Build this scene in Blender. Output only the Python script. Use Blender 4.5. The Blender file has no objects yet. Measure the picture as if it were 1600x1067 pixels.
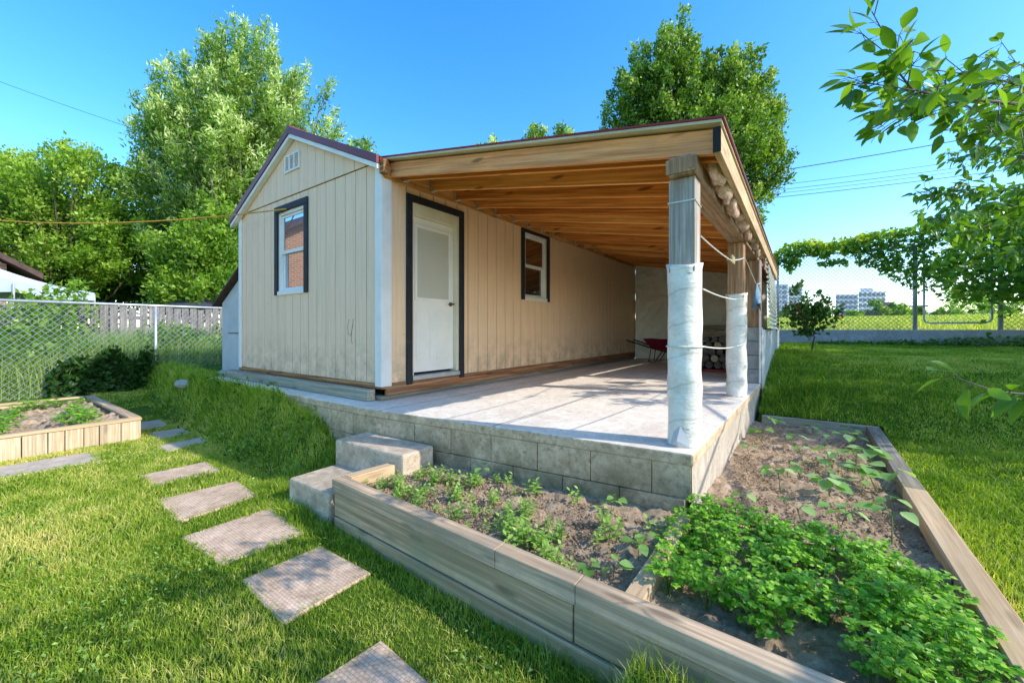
import bpy, math, random
import numpy as np
from mathutils import Vector, Matrix
random.seed(7); RNG = np.random.default_rng(7)
S = bpy.context.scene
C = S.collection
PI = math.pi
# ------------------------------------------------------------------ materials
def nodes(m):
    m.use_nodes = True
    nt = m.node_tree
    for n in list(nt.nodes): nt.nodes.remove(n)
    return nt, nt.nodes, nt.links
def N(nt, t, **kw):
    n = nt.nodes.new(t)
    for k, v in kw.items():
        if k in n.inputs.keys(): n.inputs[k].default_value = v
        else: setattr(n, k, v)
    return n
def ramp(nt, fac, stops):
    r = nt.nodes.new('ShaderNodeValToRGB')
    e = r.color_ramp.elements
    while len(e) < len(stops): e.new(0.5)
    for i, (p, c) in enumerate(stops):
        e[i].position = p; e[i].color = (*c, 1) if len(c) == 3 else c
    nt.links.new(fac, r.inputs[0]); return r.outputs[0]
def coords(nt, scale=(1, 1, 1), kind='Object', rot=(0, 0, 0)):
    tc = nt.nodes.new('ShaderNodeTexCoord'); mp = nt.nodes.new('ShaderNodeMapping')
    mp.inputs['Scale'].default_value = scale; mp.inputs['Rotation'].default_value = rot
    nt.links.new(tc.outputs[kind], mp.inputs['Vector']); return mp.outputs[0]
def coords2(nt, scale, pre):
    if not pre: return coords(nt, scale)
    a = coords(nt, (1, 1, 1), rot=pre); mp = nt.nodes.new('ShaderNodeMapping'); mp.inputs['Scale'].default_value = scale
    nt.links.new(a, mp.inputs['Vector']); return mp.outputs[0]
def noise(nt, vec, scale, detail=4, rough=0.6, dist=0):
    n = N(nt, 'ShaderNodeTexNoise', Scale=scale, Detail=detail, Roughness=rough, Distortion=dist)
    nt.links.new(vec, n.inputs['Vector']); return n.outputs['Fac']
def mix(nt, a, b, fac, blend='MIX'):
    m = nt.nodes.new('ShaderNodeMix'); m.data_type = 'RGBA'; m.blend_type = blend
    for s, v in ((m.inputs['Factor'], fac), (m.inputs[6], a), (m.inputs[7], b)):
        if isinstance(v, (int, float)): s.default_value = v
        elif isinstance(v, tuple): s.default_value = (*v, 1)
        else: nt.links.new(v, s)
    return m.outputs[2]
def math_(nt, op, a, b=0.0):
    m = nt.nodes.new('ShaderNodeMath'); m.operation = op
    for i, v in enumerate((a, b)):
        if isinstance(v, (int, float)): m.inputs[i].default_value = v
        else: nt.links.new(v, m.inputs[i])
    return m.outputs[0]
def finish(nt, col, rough=0.7, bump=None, bstr=0.3, bdist=0.01, metal=0, spec=0.3):
    p = nt.nodes.new('ShaderNodeBsdfPrincipled'); o = nt.nodes.new('ShaderNodeOutputMaterial')
    if isinstance(col, tuple): p.inputs['Base Color'].default_value = (*col, 1)
    else: nt.links.new(col, p.inputs['Base Color'])
    if isinstance(rough, (int, float)): p.inputs['Roughness'].default_value = rough
    else: nt.links.new(rough, p.inputs['Roughness'])
    p.inputs['Metallic'].default_value = metal; p.inputs['Specular IOR Level'].default_value = spec
    if bump is not None:
        b = N(nt, 'ShaderNodeBump', Strength=bstr, Distance=bdist)
        nt.links.new(bump, b.inputs['Height']); nt.links.new(b.outputs[0], p.inputs['Normal'])
    nt.links.new(p.outputs[0], o.inputs[0]); return p
MATS = {}
def painted(name, col, var=0.12, scale=3, rough=0.6, bstr=0.15, dirt=0.25, metal=0, grime=None):
    m = bpy.data.materials.new(name); nt, _, L = nodes(m)
    v = coords(nt); n1 = noise(nt, v, scale, 5); n2 = noise(nt, v, scale * 14, 4)
    d = tuple(c * (1 - var * 1.6) for c in col); b = tuple(min(1, c * (1 + var)) for c in col)
    c = ramp(nt, n1, [(0.3, d), (0.7, b)])
    g = grime or tuple(x * 0.45 for x in col)
    f = ramp(nt, noise(nt, v, scale * 0.9, 8, 0.75), [(0.52, (0, 0, 0)), (0.78, (dirt, dirt, dirt))])
    c = mix(nt, c, g, f)
    finish(nt, c, rough, n2, bstr, 0.004, metal); MATS[name] = m; return m
def wood(name, axis, light, dark, grain=1.0, rough=0.75, knots=0.5, weather=None, wamt=0.4, plank=None):
    pre = (0, -0.164, 0) if name.startswith(('joist', 'beam_front', 'ceiling')) and axis == 'x' else ((0, 0, 0.037) if name in ('bed_timber_x', 'low_board') else None)
    m = bpy.data.materials.new(name); nt, _, L = nodes(m)
    s = [58 * grain] * 3; s['xyz'.index(axis)] = 1.7 * grain
    v = coords2(nt, tuple(s), pre); n = noise(nt, v, 1.0, 5, 0.6, 0.25)
    s2 = [11.0] * 3; s2['xyz'.index(axis)] = 0.6
    v2 = coords2(nt, tuple(s2), pre); n2 = noise(nt, v2, 1.0, 5, 0.65, 0.4)
    c = ramp(nt, n, [(0.36, tuple(x * 0.7 for x in dark)), (0.48, dark), (0.62, light)])
    c = mix(nt, c, tuple(x * 0.62 for x in dark), ramp(nt, n2, [(0.5, (0, 0, 0)), (0.64, (0.6,) * 3)]))
    sk = [9.0] * 3; sk['xyz'.index(axis)] = 2.2
    vo = nt.nodes.new('ShaderNodeTexVoronoi'); L.new(coords(nt, tuple(sk)), vo.inputs['Vector']); vo.inputs['Scale'].default_value = 1.0
    k = ramp(nt, vo.outputs['Distance'], [(0.09, (min(1, knots * 1.5),) * 3), (0.2, (0, 0, 0))])
    c = mix(nt, c, tuple(x * 0.3 for x in dark), k)
    if weather:
        w = ramp(nt, noise(nt, coords(nt), 3.5, 7, 0.7), [(0.4, (0, 0, 0)), (0.65, (wamt,) * 3)])
        c = mix(nt, c, weather, w)
    finish(nt, c, rough, n, 0.5, 0.004, 0, 0.2); MATS[name] = m; return m
def concrete(name, a, b, stain=(0.1, 0.09, 0.07), samt=0.5, scale=3, bstr=0.6, joints=None, rough=0.9, moss=None):
    m = bpy.data.materials.new(name); nt, _, L = nodes(m)
    v = coords(nt); c = ramp(nt, noise(nt, v, scale, 6, 0.7), [(0.3, a), (0.7, b)])
    fine = noise(nt, v, 90, 3, 0.8)
    c = mix(nt, c, tuple(x * 0.42 for x in a), ramp(nt, noise(nt, v, 22, 6, 0.75), [(0.5, (0, 0, 0)), (0.66, (min(1, samt * 0.8),) * 3)]))
    c = mix(nt, c, tuple(min(1, x * 1.25) for x in b), ramp(nt, noise(nt, coords(nt, (1, 1, 1), rot=(1, .4, 2)), 9, 6, 0.7), [(0.52, (0, 0, 0)), (0.64, (0.55,) * 3)]))
    c = mix(nt, c, tuple(x * 0.55 for x in a), ramp(nt, fine, [(0.55, (0, 0, 0)), (0.75, (0.5,) * 3)]))
    c = mix(nt, c, stain, ramp(nt, noise(nt, v, 1.3, 9, 0.72, 0.5), [(0.5, (0, 0, 0)), (0.75, (samt,) * 3)]))
    if moss:
        sx = nt.nodes.new('ShaderNodeSeparateXYZ'); L.new(v, sx.inputs[0])
        mr = nt.nodes.new('ShaderNodeMapRange'); L.new(sx.outputs[2], mr.inputs[0])
        mr.inputs[1].default_value = moss[0]; mr.inputs[2].default_value = moss[1]; mr.inputs[3].default_value = 1; mr.inputs[4].default_value = 0
        f = math_(nt, 'MULTIPLY', mr.outputs[0], ramp(nt, noise(nt, v, 5, 6, 0.7), [(0.35, (0, 0, 0)), (0.6, (0.85,) * 3)]))
        c = mix(nt, c, moss[2], f)
    h = fine
    if joints == 'block':
        br = nt.nodes.new('ShaderNodeTexBrick')
        L.new(coords(nt, rot=(-PI / 2, 0, 0)), br.inputs['Vector'])
        br.inputs['Scale'].default_value = 1; br.inputs['Brick Width'].default_value = 0.41; br.inputs['Row Height'].default_value = 0.21
        br.inputs['Mortar Size'].default_value = 0.006; br.inputs['Mortar Smooth'].default_value = 0.3
        br.inputs['Color1'].default_value = (0.9, 0.9, 0.9, 1); br.inputs['Color2'].default_value = (1.08, 1.05, 1, 1); br.inputs['Mortar'].default_value = (0.45, 0.42, 0.38, 1)
        br.inputs['Bias'].default_value = 0
        c = mix(nt, c, br.outputs['Color'], 1.0, 'MULTIPLY')
        h = math_(nt, 'SUBTRACT', math_(nt, 'MULTIPLY', fine, 0.6), math_(nt, 'MULTIPLY', br.outputs['Fac'], 2.0))
    if joints == 'slab':
        sx = nt.nodes.new('ShaderNodeSeparateXYZ'); L.new(v, sx.inputs[0]); wob = math_(nt, 'MULTIPLY', noise(nt, v, 12, 4), 0.01)
        tot = None
        for ch, pos in ((0, 1.52), (0, 0.28), (1, 2.1), (1, 4.6)):
            dd = math_(nt, 'ABSOLUTE', math_(nt, 'ADD', math_(nt, 'SUBTRACT', sx.outputs[ch], pos), wob)); ln = math_(nt, 'LESS_THAN', dd, 0.0075)
            tot = ln if tot is None else math_(nt, 'MAXIMUM', tot, ln)
        c = mix(nt, c, (0.20, 0.16, 0.12), math_(nt, 'MULTIPLY', tot, 0.75))
    if joints == 'waffle':
        wv = nt.nodes.new('ShaderNodeTexBrick'); L.new(coords(nt, rot=(0, 0, 0)), wv.inputs['Vector'])
        wv.inputs['Scale'].default_value = 1; wv.inputs['Brick Width'].default_value = 0.026; wv.inputs['Row Height'].default_value = 0.018
        wv.inputs['Mortar Size'].default_value = 0.0028; wv.inputs['Mortar Smooth'].default_value = 0.6
        wv.inputs['Color1'].default_value = (1, 1, 1, 1); wv.inputs['Color2'].default_value = (0.9, 0.9, 0.9, 1); wv.inputs['Mortar'].default_value = (0.74, 0.72, 0.68, 1)
        c = mix(nt, c, wv.outputs['Color'], 0.85, 'MULTIPLY')
        h = math_(nt, 'SUBTRACT', math_(nt, 'MULTIPLY', noise(nt, v, 30, 5), 1.0), math_(nt, 'MULTIPLY', wv.outputs['Fac'], 1.2))
    finish(nt, c, rough, h, bstr, 0.006, 0, 0.2); MATS[name] = m; return m
def leafmat(name, dark, light, pale=None, trans=0.35, rough=0.45, spec=0.35, tcol=None):
    """v = per-leaf value stored on the mesh; dark to light"""
    m = bpy.data.materials.new(name); nt, _, L = nodes(m)
    at = N(nt, 'ShaderNodeAttribute', attribute_name='v')
    st = [(0.0, dark), (0.65, light)] + ([(1.0, pale)] if pale else [])
    c = ramp(nt, at.outputs['Fac'], st)
    p = nt.nodes.new('ShaderNodeBsdfPrincipled'); L.new(c, p.inputs['Base Color'])
    p.inputs['Roughness'].default_value = rough; p.inputs['Specular IOR Level'].default_value = spec
    t = nt.nodes.new('ShaderNodeBsdfTranslucent')
    L.new(mix(nt, c, tcol or (1.5, 1.6, 0.5), 1.0, 'MULTIPLY'), t.inputs['Color'])
    ms = nt.nodes.new('ShaderNodeMixShader'); ms.inputs[0].default_value = trans
    L.new(p.outputs[0], ms.inputs[1]); L.new(t.outputs[0], ms.inputs[2])
    o = nt.nodes.new('ShaderNodeOutputMaterial'); L.new(ms.outputs[0], o.inputs[0])
    MATS[name] = m; return m
def glassmat(name, tint=(0.015, 0.02, 0.025), refl=0.45):
    m = bpy.data.materials.new(name); nt, _, L = nodes(m)
    d = nt.nodes.new('ShaderNodeBsdfPrincipled'); d.inputs['Base Color'].default_value = (*tint, 1); d.inputs['Roughness'].default_value = 0.2
    g = nt.nodes.new('ShaderNodeBsdfGlossy'); g.inputs['Roughness'].default_value = 0.01; g.inputs['Color'].default_value = (0.9, 0.95, 1, 1)
    ms = nt.nodes.new('ShaderNodeMixShader'); ms.inputs[0].default_value = refl
    L.new(d.outputs[0], ms.inputs[1]); L.new(g.outputs[0], ms.inputs[2])
    o = nt.nodes.new('ShaderNodeOutputMaterial'); L.new(ms.outputs[0], o.inputs[0]); MATS[name] = m; return m

def sidingmat(name, col):
    m = bpy.data.materials.new(name); nt, _, L = nodes(m); v = coords(nt)
    st = noise(nt, coords(nt, (45, 45, 1.6)), 1.0, 5, 0.6, 0.3)
    c = ramp(nt, st, [(0.35, tuple(x * 0.90 for x in col)), (0.6, col)])
    c = mix(nt, c, tuple(x * 0.72 for x in col), ramp(nt, noise(nt, v, 1.1, 7, 0.7), [(0.5, (0, 0, 0)), (0.78, (0.3,) * 3)]))
    sx = nt.nodes.new('ShaderNodeSeparateXYZ'); L.new(v, sx.inputs[0])
    mr = nt.nodes.new('ShaderNodeMapRange'); L.new(sx.outputs[2], mr.inputs[0]); mr.inputs[1].default_value = 0.15; mr.inputs[2].default_value = 0.75; mr.inputs[3].default_value = 0.8; mr.inputs[4].default_value = 0.0
    f = math_(nt, 'MULTIPLY', mr.outputs[0], ramp(nt, noise(nt, v, 6, 6, 0.7), [(0.4, (0, 0, 0)), (0.65, (1,) * 3)]))
    c = mix(nt, c, (0.40, 0.29, 0.18), f)
    vo = nt.nodes.new('ShaderNodeTexVoronoi'); L.new(coords(nt, (5, 5, 3.3)), vo.inputs['Vector']); vo.inputs['Scale'].default_value = 1.0
    c = mix(nt, c, (0.2, 0.15, 0.1), ramp(nt, vo.outputs['Distance'], [(0.022, (0.6,) * 3), (0.035, (0, 0, 0))]))
    finish(nt, c, 0.65, st, 0.35, 0.003, 0, 0.25); return m
siding = painted('siding_old', (0.84, 0.62, 0.40), 0.05, 1.2, 0.65, 0.2, 0.28)
siding_w = painted('siding_warm', (0.84, 0.60, 0.37), 0.05, 1.2, 0.65, 0.2, 0.18)
siding = sidingmat('siding_boards', (0.98, 0.665, 0.45)); siding_w = sidingmat('siding_side', (0.98, 0.66, 0.41))
groove = painted('groove', (0.20, 0.145, 0.085), 0.05, 3)
white = painted('white_paint', (0.86, 0.81, 0.76), 0.05, 4, 0.5, 0.1, 0.2, grime=(0.45, 0.42, 0.36))
doorw = painted('door_white', (0.95, 0.88, 0.78), 0.03, 4, 0.4, 0.05, 0.12)
cream = painted('cream_jamb', (0.80, 0.70, 0.50), 0.05, 4)
black = painted('black_trim', (0.022, 0.024, 0.028), 0.15, 8, 0.6, 0.2, 0.35, grime=(0.09, 0.09, 0.09))
redmetal = painted('red_metal', (0.21, 0.045, 0.05), 0.15, 3, 0.38, 0.05, 0.3, grime=(0.16, 0.09, 0.09))
redtrim = painted('red_trim', (0.30, 0.03, 0.04), 0.1, 3, 0.4)
drip = painted('drip_edge', (0.66, 0.57, 0.38), 0.1, 3, 0.6)
brass = painted('brass', (0.25, 0.18, 0.08), 0.1, 9, 0.3, 0.02, 0.2, metal=0.8)
galv = painted('galvanised', (0.52, 0.54, 0.56), 0.1, 8, 0.42, 0.05, 0.3, metal=0.55)
hang = painted('hanger', (0.55, 0.55, 0.52), 0.1, 8, 0.5, 0.05, 0.2, metal=0.3)
wallply = painted('weathered_ply', (0.56, 0.56, 0.56), 0.08, 2.5, 0.8, 0.3, 0.55, grime=(0.33, 0.3, 0.27))
rope_m = painted('rope', (0.72, 0.70, 0.62), 0.1, 20, 0.8)
rope_o = painted('rope_orange', (0.70, 0.36, 0.05), 0.2, 5, 0.7)
wire_m = painted('wire', (0.03, 0.035, 0.05), 0.1, 5, 0.6)
tarp_m = painted('tarp', (0.96, 0.88, 0.75), 0.08, 1.5, 0.55, 0.25, 0.3)
joist_x = wood('joist', 'x', (0.95, 0.39, 0.10), (0.76, 0.27, 0.06), 0.7, 0.7, 0.6)
joist_y = wood('joist_long', 'y', (0.8, 0.4, 0.13), (0.6, 0.26, 0.07), 0.7, 0.7, 0.6)
joist_b = wood('joist_pale', 'x', (1.0, 0.49, 0.15), (0.88, 0.35, 0.09), 0.7, 0.7, 0.6)
joist_c = wood('joist_dark', 'x', (0.84, 0.32, 0.07), (0.62, 0.20, 0.04), 0.7, 0.7, 0.6)
beam_x = wood('beam_front', 'x', (1.0, 0.45, 0.18), (0.86, 0.33, 0.12), 0.8, 0.75, 0.6, (0.50, 0.28, 0.15), 0.3)
rim_x = wood('rim_x', 'x', (0.60, 0.32, 0.14), (0.30, 0.13, 0.05), 0.7)
rim_y = wood('rim_y', 'y', (0.60, 0.29, 0.13), (0.30, 0.12, 0.05), 0.7, weather=(0.25, 0.17, 0.12))
grey_x = wood('grey_timber_x', 'x', (0.55, 0.48, 0.38), (0.37, 0.32, 0.24), 0.8, 0.85, 0.5, (0.30, 0.28, 0.2), 0.6)
grey_y = wood('grey_timber_y', 'y', (0.40, 0.35, 0.27), (0.25, 0.21, 0.155), 0.8, 0.85, 0.5, (0.22, 0.2, 0.15), 0.5)
bed_x = wood('bed_timber_x', 'x', (0.76, 0.53, 0.34), (0.54, 0.37, 0.23), 0.8, 0.85, 0.55, (0.25, 0.23, 0.17), 0.5)
bed_y = wood('bed_timber_y', 'y', (0.74, 0.52, 0.30), (0.60, 0.40, 0.22), 0.8, 0.8, 0.35, (0.52, 0.40, 0.26), 0.4)
low_x = wood('low_board', 'x', (0.66, 0.46, 0.28), (0.46, 0.31, 0.175), 0.6, 0.9, 0.5, (0.30, 0.28, 0.16), 0.6)
plank_z = wood('pale_plank', 'z', (0.80, 0.62, 0.42), (0.60, 0.44, 0.28), 0.8, 0.85, 0.4, (0.36, 0.30, 0.22), 0.5)
post_z = wood('grey_post', 'z', (0.60, 0.53, 0.46), (0.42, 0.36, 0.31), 0.8, 0.8, 0.5, (0.35, 0.22, 0.13), 0.35)
brown_z = wood('brown_post', 'z', (0.62, 0.37, 0.20), (0.42, 0.23, 0.12), 0.8, 0.8, 0.6, (0.2, 0.1, 0.06), 0.4)
fence_z = wood('fence_board', 'z', (0.40, 0.36, 0.32), (0.24, 0.21, 0.185), 0.8, 0.9, 0.4, (0.12, 0.11, 0.1), 0.5)
ceil_x = wood('ceiling_ply', 'x', (0.55, 0.27, 0.08), (0.42, 0.18, 0.05), 0.35, 0.75, 0.5)  # ply colour darkened to stand for shadow between the joists
slab_m = concrete('slab_top', (0.78, 0.67, 0.55), (0.90, 0.80, 0.68), (0.52, 0.41, 0.30), 0.5, 2.2, 0.3, joints='slab')
block_m = concrete('block_wall', (0.50, 0.35, 0.21), (0.78, 0.58, 0.38), (0.22, 0.15, 0.08), 0.85, 7, 1.0, None, moss=(0.28, 0.60, (0.13, 0.12, 0.055)))
cem_m = concrete('cement_face', (0.43, 0.35, 0.27), (0.56, 0.48, 0.38), (0.22, 0.17, 0.12), 0.5, 4, 0.7)
step_m = concrete('step_concrete', (0.52, 0.40, 0.28), (0.72, 0.58, 0.43), (0.20, 0.16, 0.10), 0.75, 6, 0.9)
curb_m = concrete('curb_concrete', (0.36, 0.36, 0.38), (0.48, 0.48, 0.50), (0.2, 0.2, 0.2), 0.6, 2, 0.4)
pave_m = concrete('paving', (0.60, 0.41, 0.28), (0.80, 0.58, 0.42), (0.36, 0.24, 0.14), 0.65, 5, 0.5, 'waffle')
pavep_m = concrete('paving_plain', (0.44, 0.36, 0.27), (0.60, 0.49, 0.38), (0.25, 0.2, 0.15), 0.5, 5, 0.5)
cinder_m = concrete('cinder', (0.30, 0.29, 0.28), (0.40, 0.39, 0.37), (0.2, 0.19, 0.18), 0.4, 5, 0.7)
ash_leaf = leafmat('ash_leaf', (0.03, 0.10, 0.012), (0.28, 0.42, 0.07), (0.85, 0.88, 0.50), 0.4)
yel_leaf = leafmat('yellowgreen_leaf', (0.05, 0.15, 0.012), (0.29, 0.44, 0.05), (0.60, 0.70, 0.16), 0.45)
mid_leaf = leafmat('mid_leaf', (0.02, 0.08, 0.01), (0.20, 0.34, 0.035), (0.60, 0.64, 0.22), 0.35)
dark_leaf = leafmat('dark_leaf', (0.012, 0.045, 0.008), (0.05, 0.13, 0.02), (0.12, 0.22, 0.04), 0.3)
vine_leaf = leafmat('vine_leaf', (0.04, 0.12, 0.016), (0.19, 0.36, 0.04), (0.60, 0.62, 0.08), 0.4)
cherry_leaf = leafmat('cherry_leaf', (0.05, 0.14, 0.015), (0.17, 0.32, 0.03), (0.34, 0.50, 0.06), 0.45, 0.3, 0.5)
pars_leaf = leafmat('parsley_leaf', (0.08, 0.22, 0.015), (0.26, 0.52, 0.04), (0.55, 0.72, 0.12), 0.4, 0.4, 0.4)
seed_leaf = leafmat('seedling_leaf', (0.14, 0.28, 0.04), (0.38, 0.56, 0.12), (0.58, 0.74, 0.26), 0.3)
bean_leaf = leafmat('bean_leaf', (0.09, 0.21, 0.04), (0.25, 0.43, 0.10), (0.42, 0.58, 0.22), 0.3)
rose_leaf = leafmat('rose_leaf', (0.02, 0.07, 0.012), (0.07, 0.17, 0.03), (0.28, 0.06, 0.03), 0.35)
grass_m = leafmat('grass_blade', (0.09, 0.20, 0.015), (0.36, 0.46, 0.05), (0.75, 0.64, 0.24), 0.4, 0.55, 0.2)
weed_m = leafmat('weed_blade', (0.10, 0.22, 0.03), (0.34, 0.48, 0.12), (0.62, 0.64, 0.30), 0.35, 0.6, 0.2)
stem_m = painted('green_stem', (0.14, 0.22, 0.05), 0.15, 20)
bark_m = painted('bark', (0.13, 0.10, 0.075), 0.3, 12, 0.9, 0.8, 0.4)
barkp_m = painted('pale_bark', (0.26, 0.22, 0.18), 0.3, 12, 0.9, 0.8, 0.4)
twig_m = painted('twig', (0.12, 0.09, 0.075), 0.2, 30, 0.6)
glass_f = glassmat('window_glass', (0.01, 0.02, 0.04), 0.5)
glass_s = glassmat('side_glass', (0.02, 0.015, 0.012), 0.25)
blind_m = painted('door_blind', (0.62, 0.58, 0.46), 0.02, 2, 0.25, 0.0, 0.05)
def soilmat():
    m = bpy.data.materials.new('soil'); nt, _, L = nodes(m); v = coords(nt)
    c = ramp(nt, noise(nt, v, 14, 8, 0.75), [(0.3, (0.20, 0.13, 0.075)), (0.48, (0.50, 0.355, 0.23)), (0.72, (0.78, 0.60, 0.43))])
    c = mix(nt, c, (0.12, 0.075, 0.045), ramp(nt, noise(nt, v, 3, 5, 0.6), [(0.48, (0, 0, 0)), (0.74, (0.45,) * 3)]))
    finish(nt, c, 0.95, noise(nt, v, 45, 8, 0.8), 0.9, 0.02, 0, 0.1); return m
soil_m = soilmat()
def groundmat():
    m = bpy.data.materials.new('lawn_ground'); nt, _, L = nodes(m); v = coords(nt, kind='Object')
    c = ramp(nt, noise(nt, v, 6, 8, 0.75), [(0.3, (0.045, 0.085, 0.012)), (0.55, (0.10, 0.17, 0.022)), (0.8, (0.20, 0.24, 0.05))])
    sx = nt.nodes.new('ShaderNodeSeparateXYZ'); L.new(v, sx.inputs[0])
    f = ramp(nt, math_(nt, 'MULTIPLY', sx.outputs[1], 0.01), [(0.142, (0, 0, 0)), (0.143, (1, 1, 1))])
    far = ramp(nt, noise(nt, coords(nt, (1.0, 0.35, 1)), 0.9, 9, 0.75), [(0.3, (0.17, 0.23, 0.035)), (0.5, (0.34, 0.37, 0.07)), (0.7, (0.50, 0.44, 0.15))])
    c = mix(nt, c, far, f)
    finish(nt, c, 0.95, noise(nt, v, 30, 8, 0.8), 0.9, 0.03, 0, 0.1); return m
ground_m = groundmat()
def wrapmat():
    m = bpy.data.materials.new('plastic_wrap'); nt, _, L = nodes(m)
    v = coords(nt)
    w = nt.nodes.new('ShaderNodeTexWave'); w.wave_type = 'BANDS'; w.bands_direction = 'Z'
    L.new(coords(nt, (1.1, 1.1, 1)), w.inputs['Vector']); 
    mp = nt.nodes.new('ShaderNodeMapping'); mp.inputs['Rotation'].default_value = (0.25, 0.3, 0)
    tc = nt.nodes.new('ShaderNodeTexCoord'); L.new(tc.outputs['Object'], mp.inputs[0]); L.new(mp.outputs[0], w.inputs['Vector'])
    w.inputs['Scale'].default_value = 1.7; w.inputs['Distortion'].default_value = 2.0; w.inputs['Detail'].default_value = 4; w.inputs['Detail Scale'].default_value = 2
    seam = ramp(nt, w.outputs['Fac'], [(0.0, (0.3,) * 3), (0.02, (0, 0, 0))])
    c = ramp(nt, noise(nt, v, 5, 7, 0.7), [(0.3, (0.70, 0.62, 0.52)), (0.6, (0.92, 0.86, 0.77))])
    c = mix(nt, c, (0.22, 0.19, 0.15), seam)
    b = ramp(nt, noise(nt, coords(nt, (22, 22, 60)), 1.0, 3, 0.6), [(0.63, (0, 0, 0)), (0.68, (0.7,) * 3)])
    b2 = ramp(nt, noise(nt, v, 4.5, 2, 0.5), [(0.55, (0, 0, 0)), (0.62, (1,) * 3)])
    c = mix(nt, c, (0.12, 0.12, 0.13), mix(nt, (0, 0, 0), b, b2))
    d = ramp(nt, noise(nt, v, 2.4, 8, 0.75), [(0.5, (0, 0, 0)), (0.8, (0.75,) * 3)])
    c = mix(nt, c, (0.36, 0.27, 0.17), d)
    finish(nt, c, 0.32, noise(nt, coords(nt, (6, 6, 22)), 1, 6, 0.7, 1), 0.7, 0.012, 0, 0.5); return m
wrap_m = wrapmat()
def insul():
    m = bpy.data.materials.new('insulation'); nt, _, L = nodes(m); v = coords(nt)
    c = ramp(nt, noise(nt, v, 9, 6, 0.7), [(0.3, (0.42, 0.20, 0.13)), (0.55, (0.76, 0.50, 0.38)), (0.75, (0.92, 0.76, 0.64))])
    finish(nt, c, 0.7, noise(nt, v, 30, 6, 0.7), 0.8, 0.02); return m
insul_m = insul()
def brickmat():
    m = bpy.data.materials.new('brick'); nt, _, L = nodes(m)
    b = nt.nodes.new('ShaderNodeTexBrick'); sx = nt.nodes.new('ShaderNodeSeparateXYZ'); cb = nt.nodes.new('ShaderNodeCombineXYZ'); L.new(coords(nt), sx.inputs[0]); L.new(sx.outputs[1], cb.inputs[0]); L.new(sx.outputs[2], cb.inputs[1]); L.new(cb.outputs[0], b.inputs['Vector'])
    b.inputs['Scale'].default_value = 1; b.inputs['Brick Width'].default_value = 0.24; b.inputs['Row Height'].default_value = 0.085
    b.inputs['Mortar Size'].default_value = 0.01
    b.inputs['Color1'].default_value = (0.42, 0.19, 0.10, 1); b.inputs['Color2'].default_value = (0.30, 0.13, 0.08, 1); b.inputs['Mortar'].default_value = (0.45, 0.36, 0.28, 1)
    finish(nt, b.outputs['Color'], 0.9); return m
brick_m = brickmat()
shingle_m = painted('brown_shingle', (0.10, 0.062, 0.05), 0.25, 6, 0.9, 0.5, 0.4)
canvas_m = painted('white_canvas', (0.62, 0.71, 0.84), 0.16, 3, 0.7)
dkcanvas_m = painted('dark_canvas', (0.05, 0.055, 0.07), 0.1, 3, 0.8)
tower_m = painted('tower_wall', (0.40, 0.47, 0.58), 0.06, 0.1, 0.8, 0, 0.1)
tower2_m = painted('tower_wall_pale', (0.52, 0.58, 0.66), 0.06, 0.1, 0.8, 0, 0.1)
towerg_m = painted('tower_window', (0.13, 0.18, 0.27), 0.1, 0.2, 0.4, 0, 0.1)
brownb_m = painted('brown_building', (0.12, 0.10, 0.12), 0.1, 0.2, 0.8, 0, 0.1)
farfence_m = painted('far_fence', (0.12, 0.10, 0.12), 0.2, 1, 0.9)
redpl = painted('red_tray', (0.22, 0.012, 0.03), 0.15, 8, 0.4)
rubber = painted('rubber', (0.02, 0.02, 0.02), 0.1, 8, 0.8)
logend = painted('log_end', (0.55, 0.42, 0.26), 0.15, 15, 0.8)
logbark = painted('log_bark', (0.16, 0.13, 0.11), 0.3, 15, 0.9, 0.8)
cloth_m = painted('blue_cloth', (0.20, 0.32, 0.42), 0.25, 9, 0.85)
peg_m = painted('peg', (0.62, 0.50, 0.25), 0.1, 9)
rock_m = painted('pale_rock', (0.42, 0.40, 0.36), 0.15, 8, 0.9, 0.6)
corr_m = painted('corrugated', (0.68, 0.71, 0.69), 0.06, 4, 0.5, 0.1, 0.3)
sheet_m = painted('grey_sheet', (0.42, 0.47, 0.48), 0.1, 3, 0.5, 0.2, 0.4)
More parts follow.
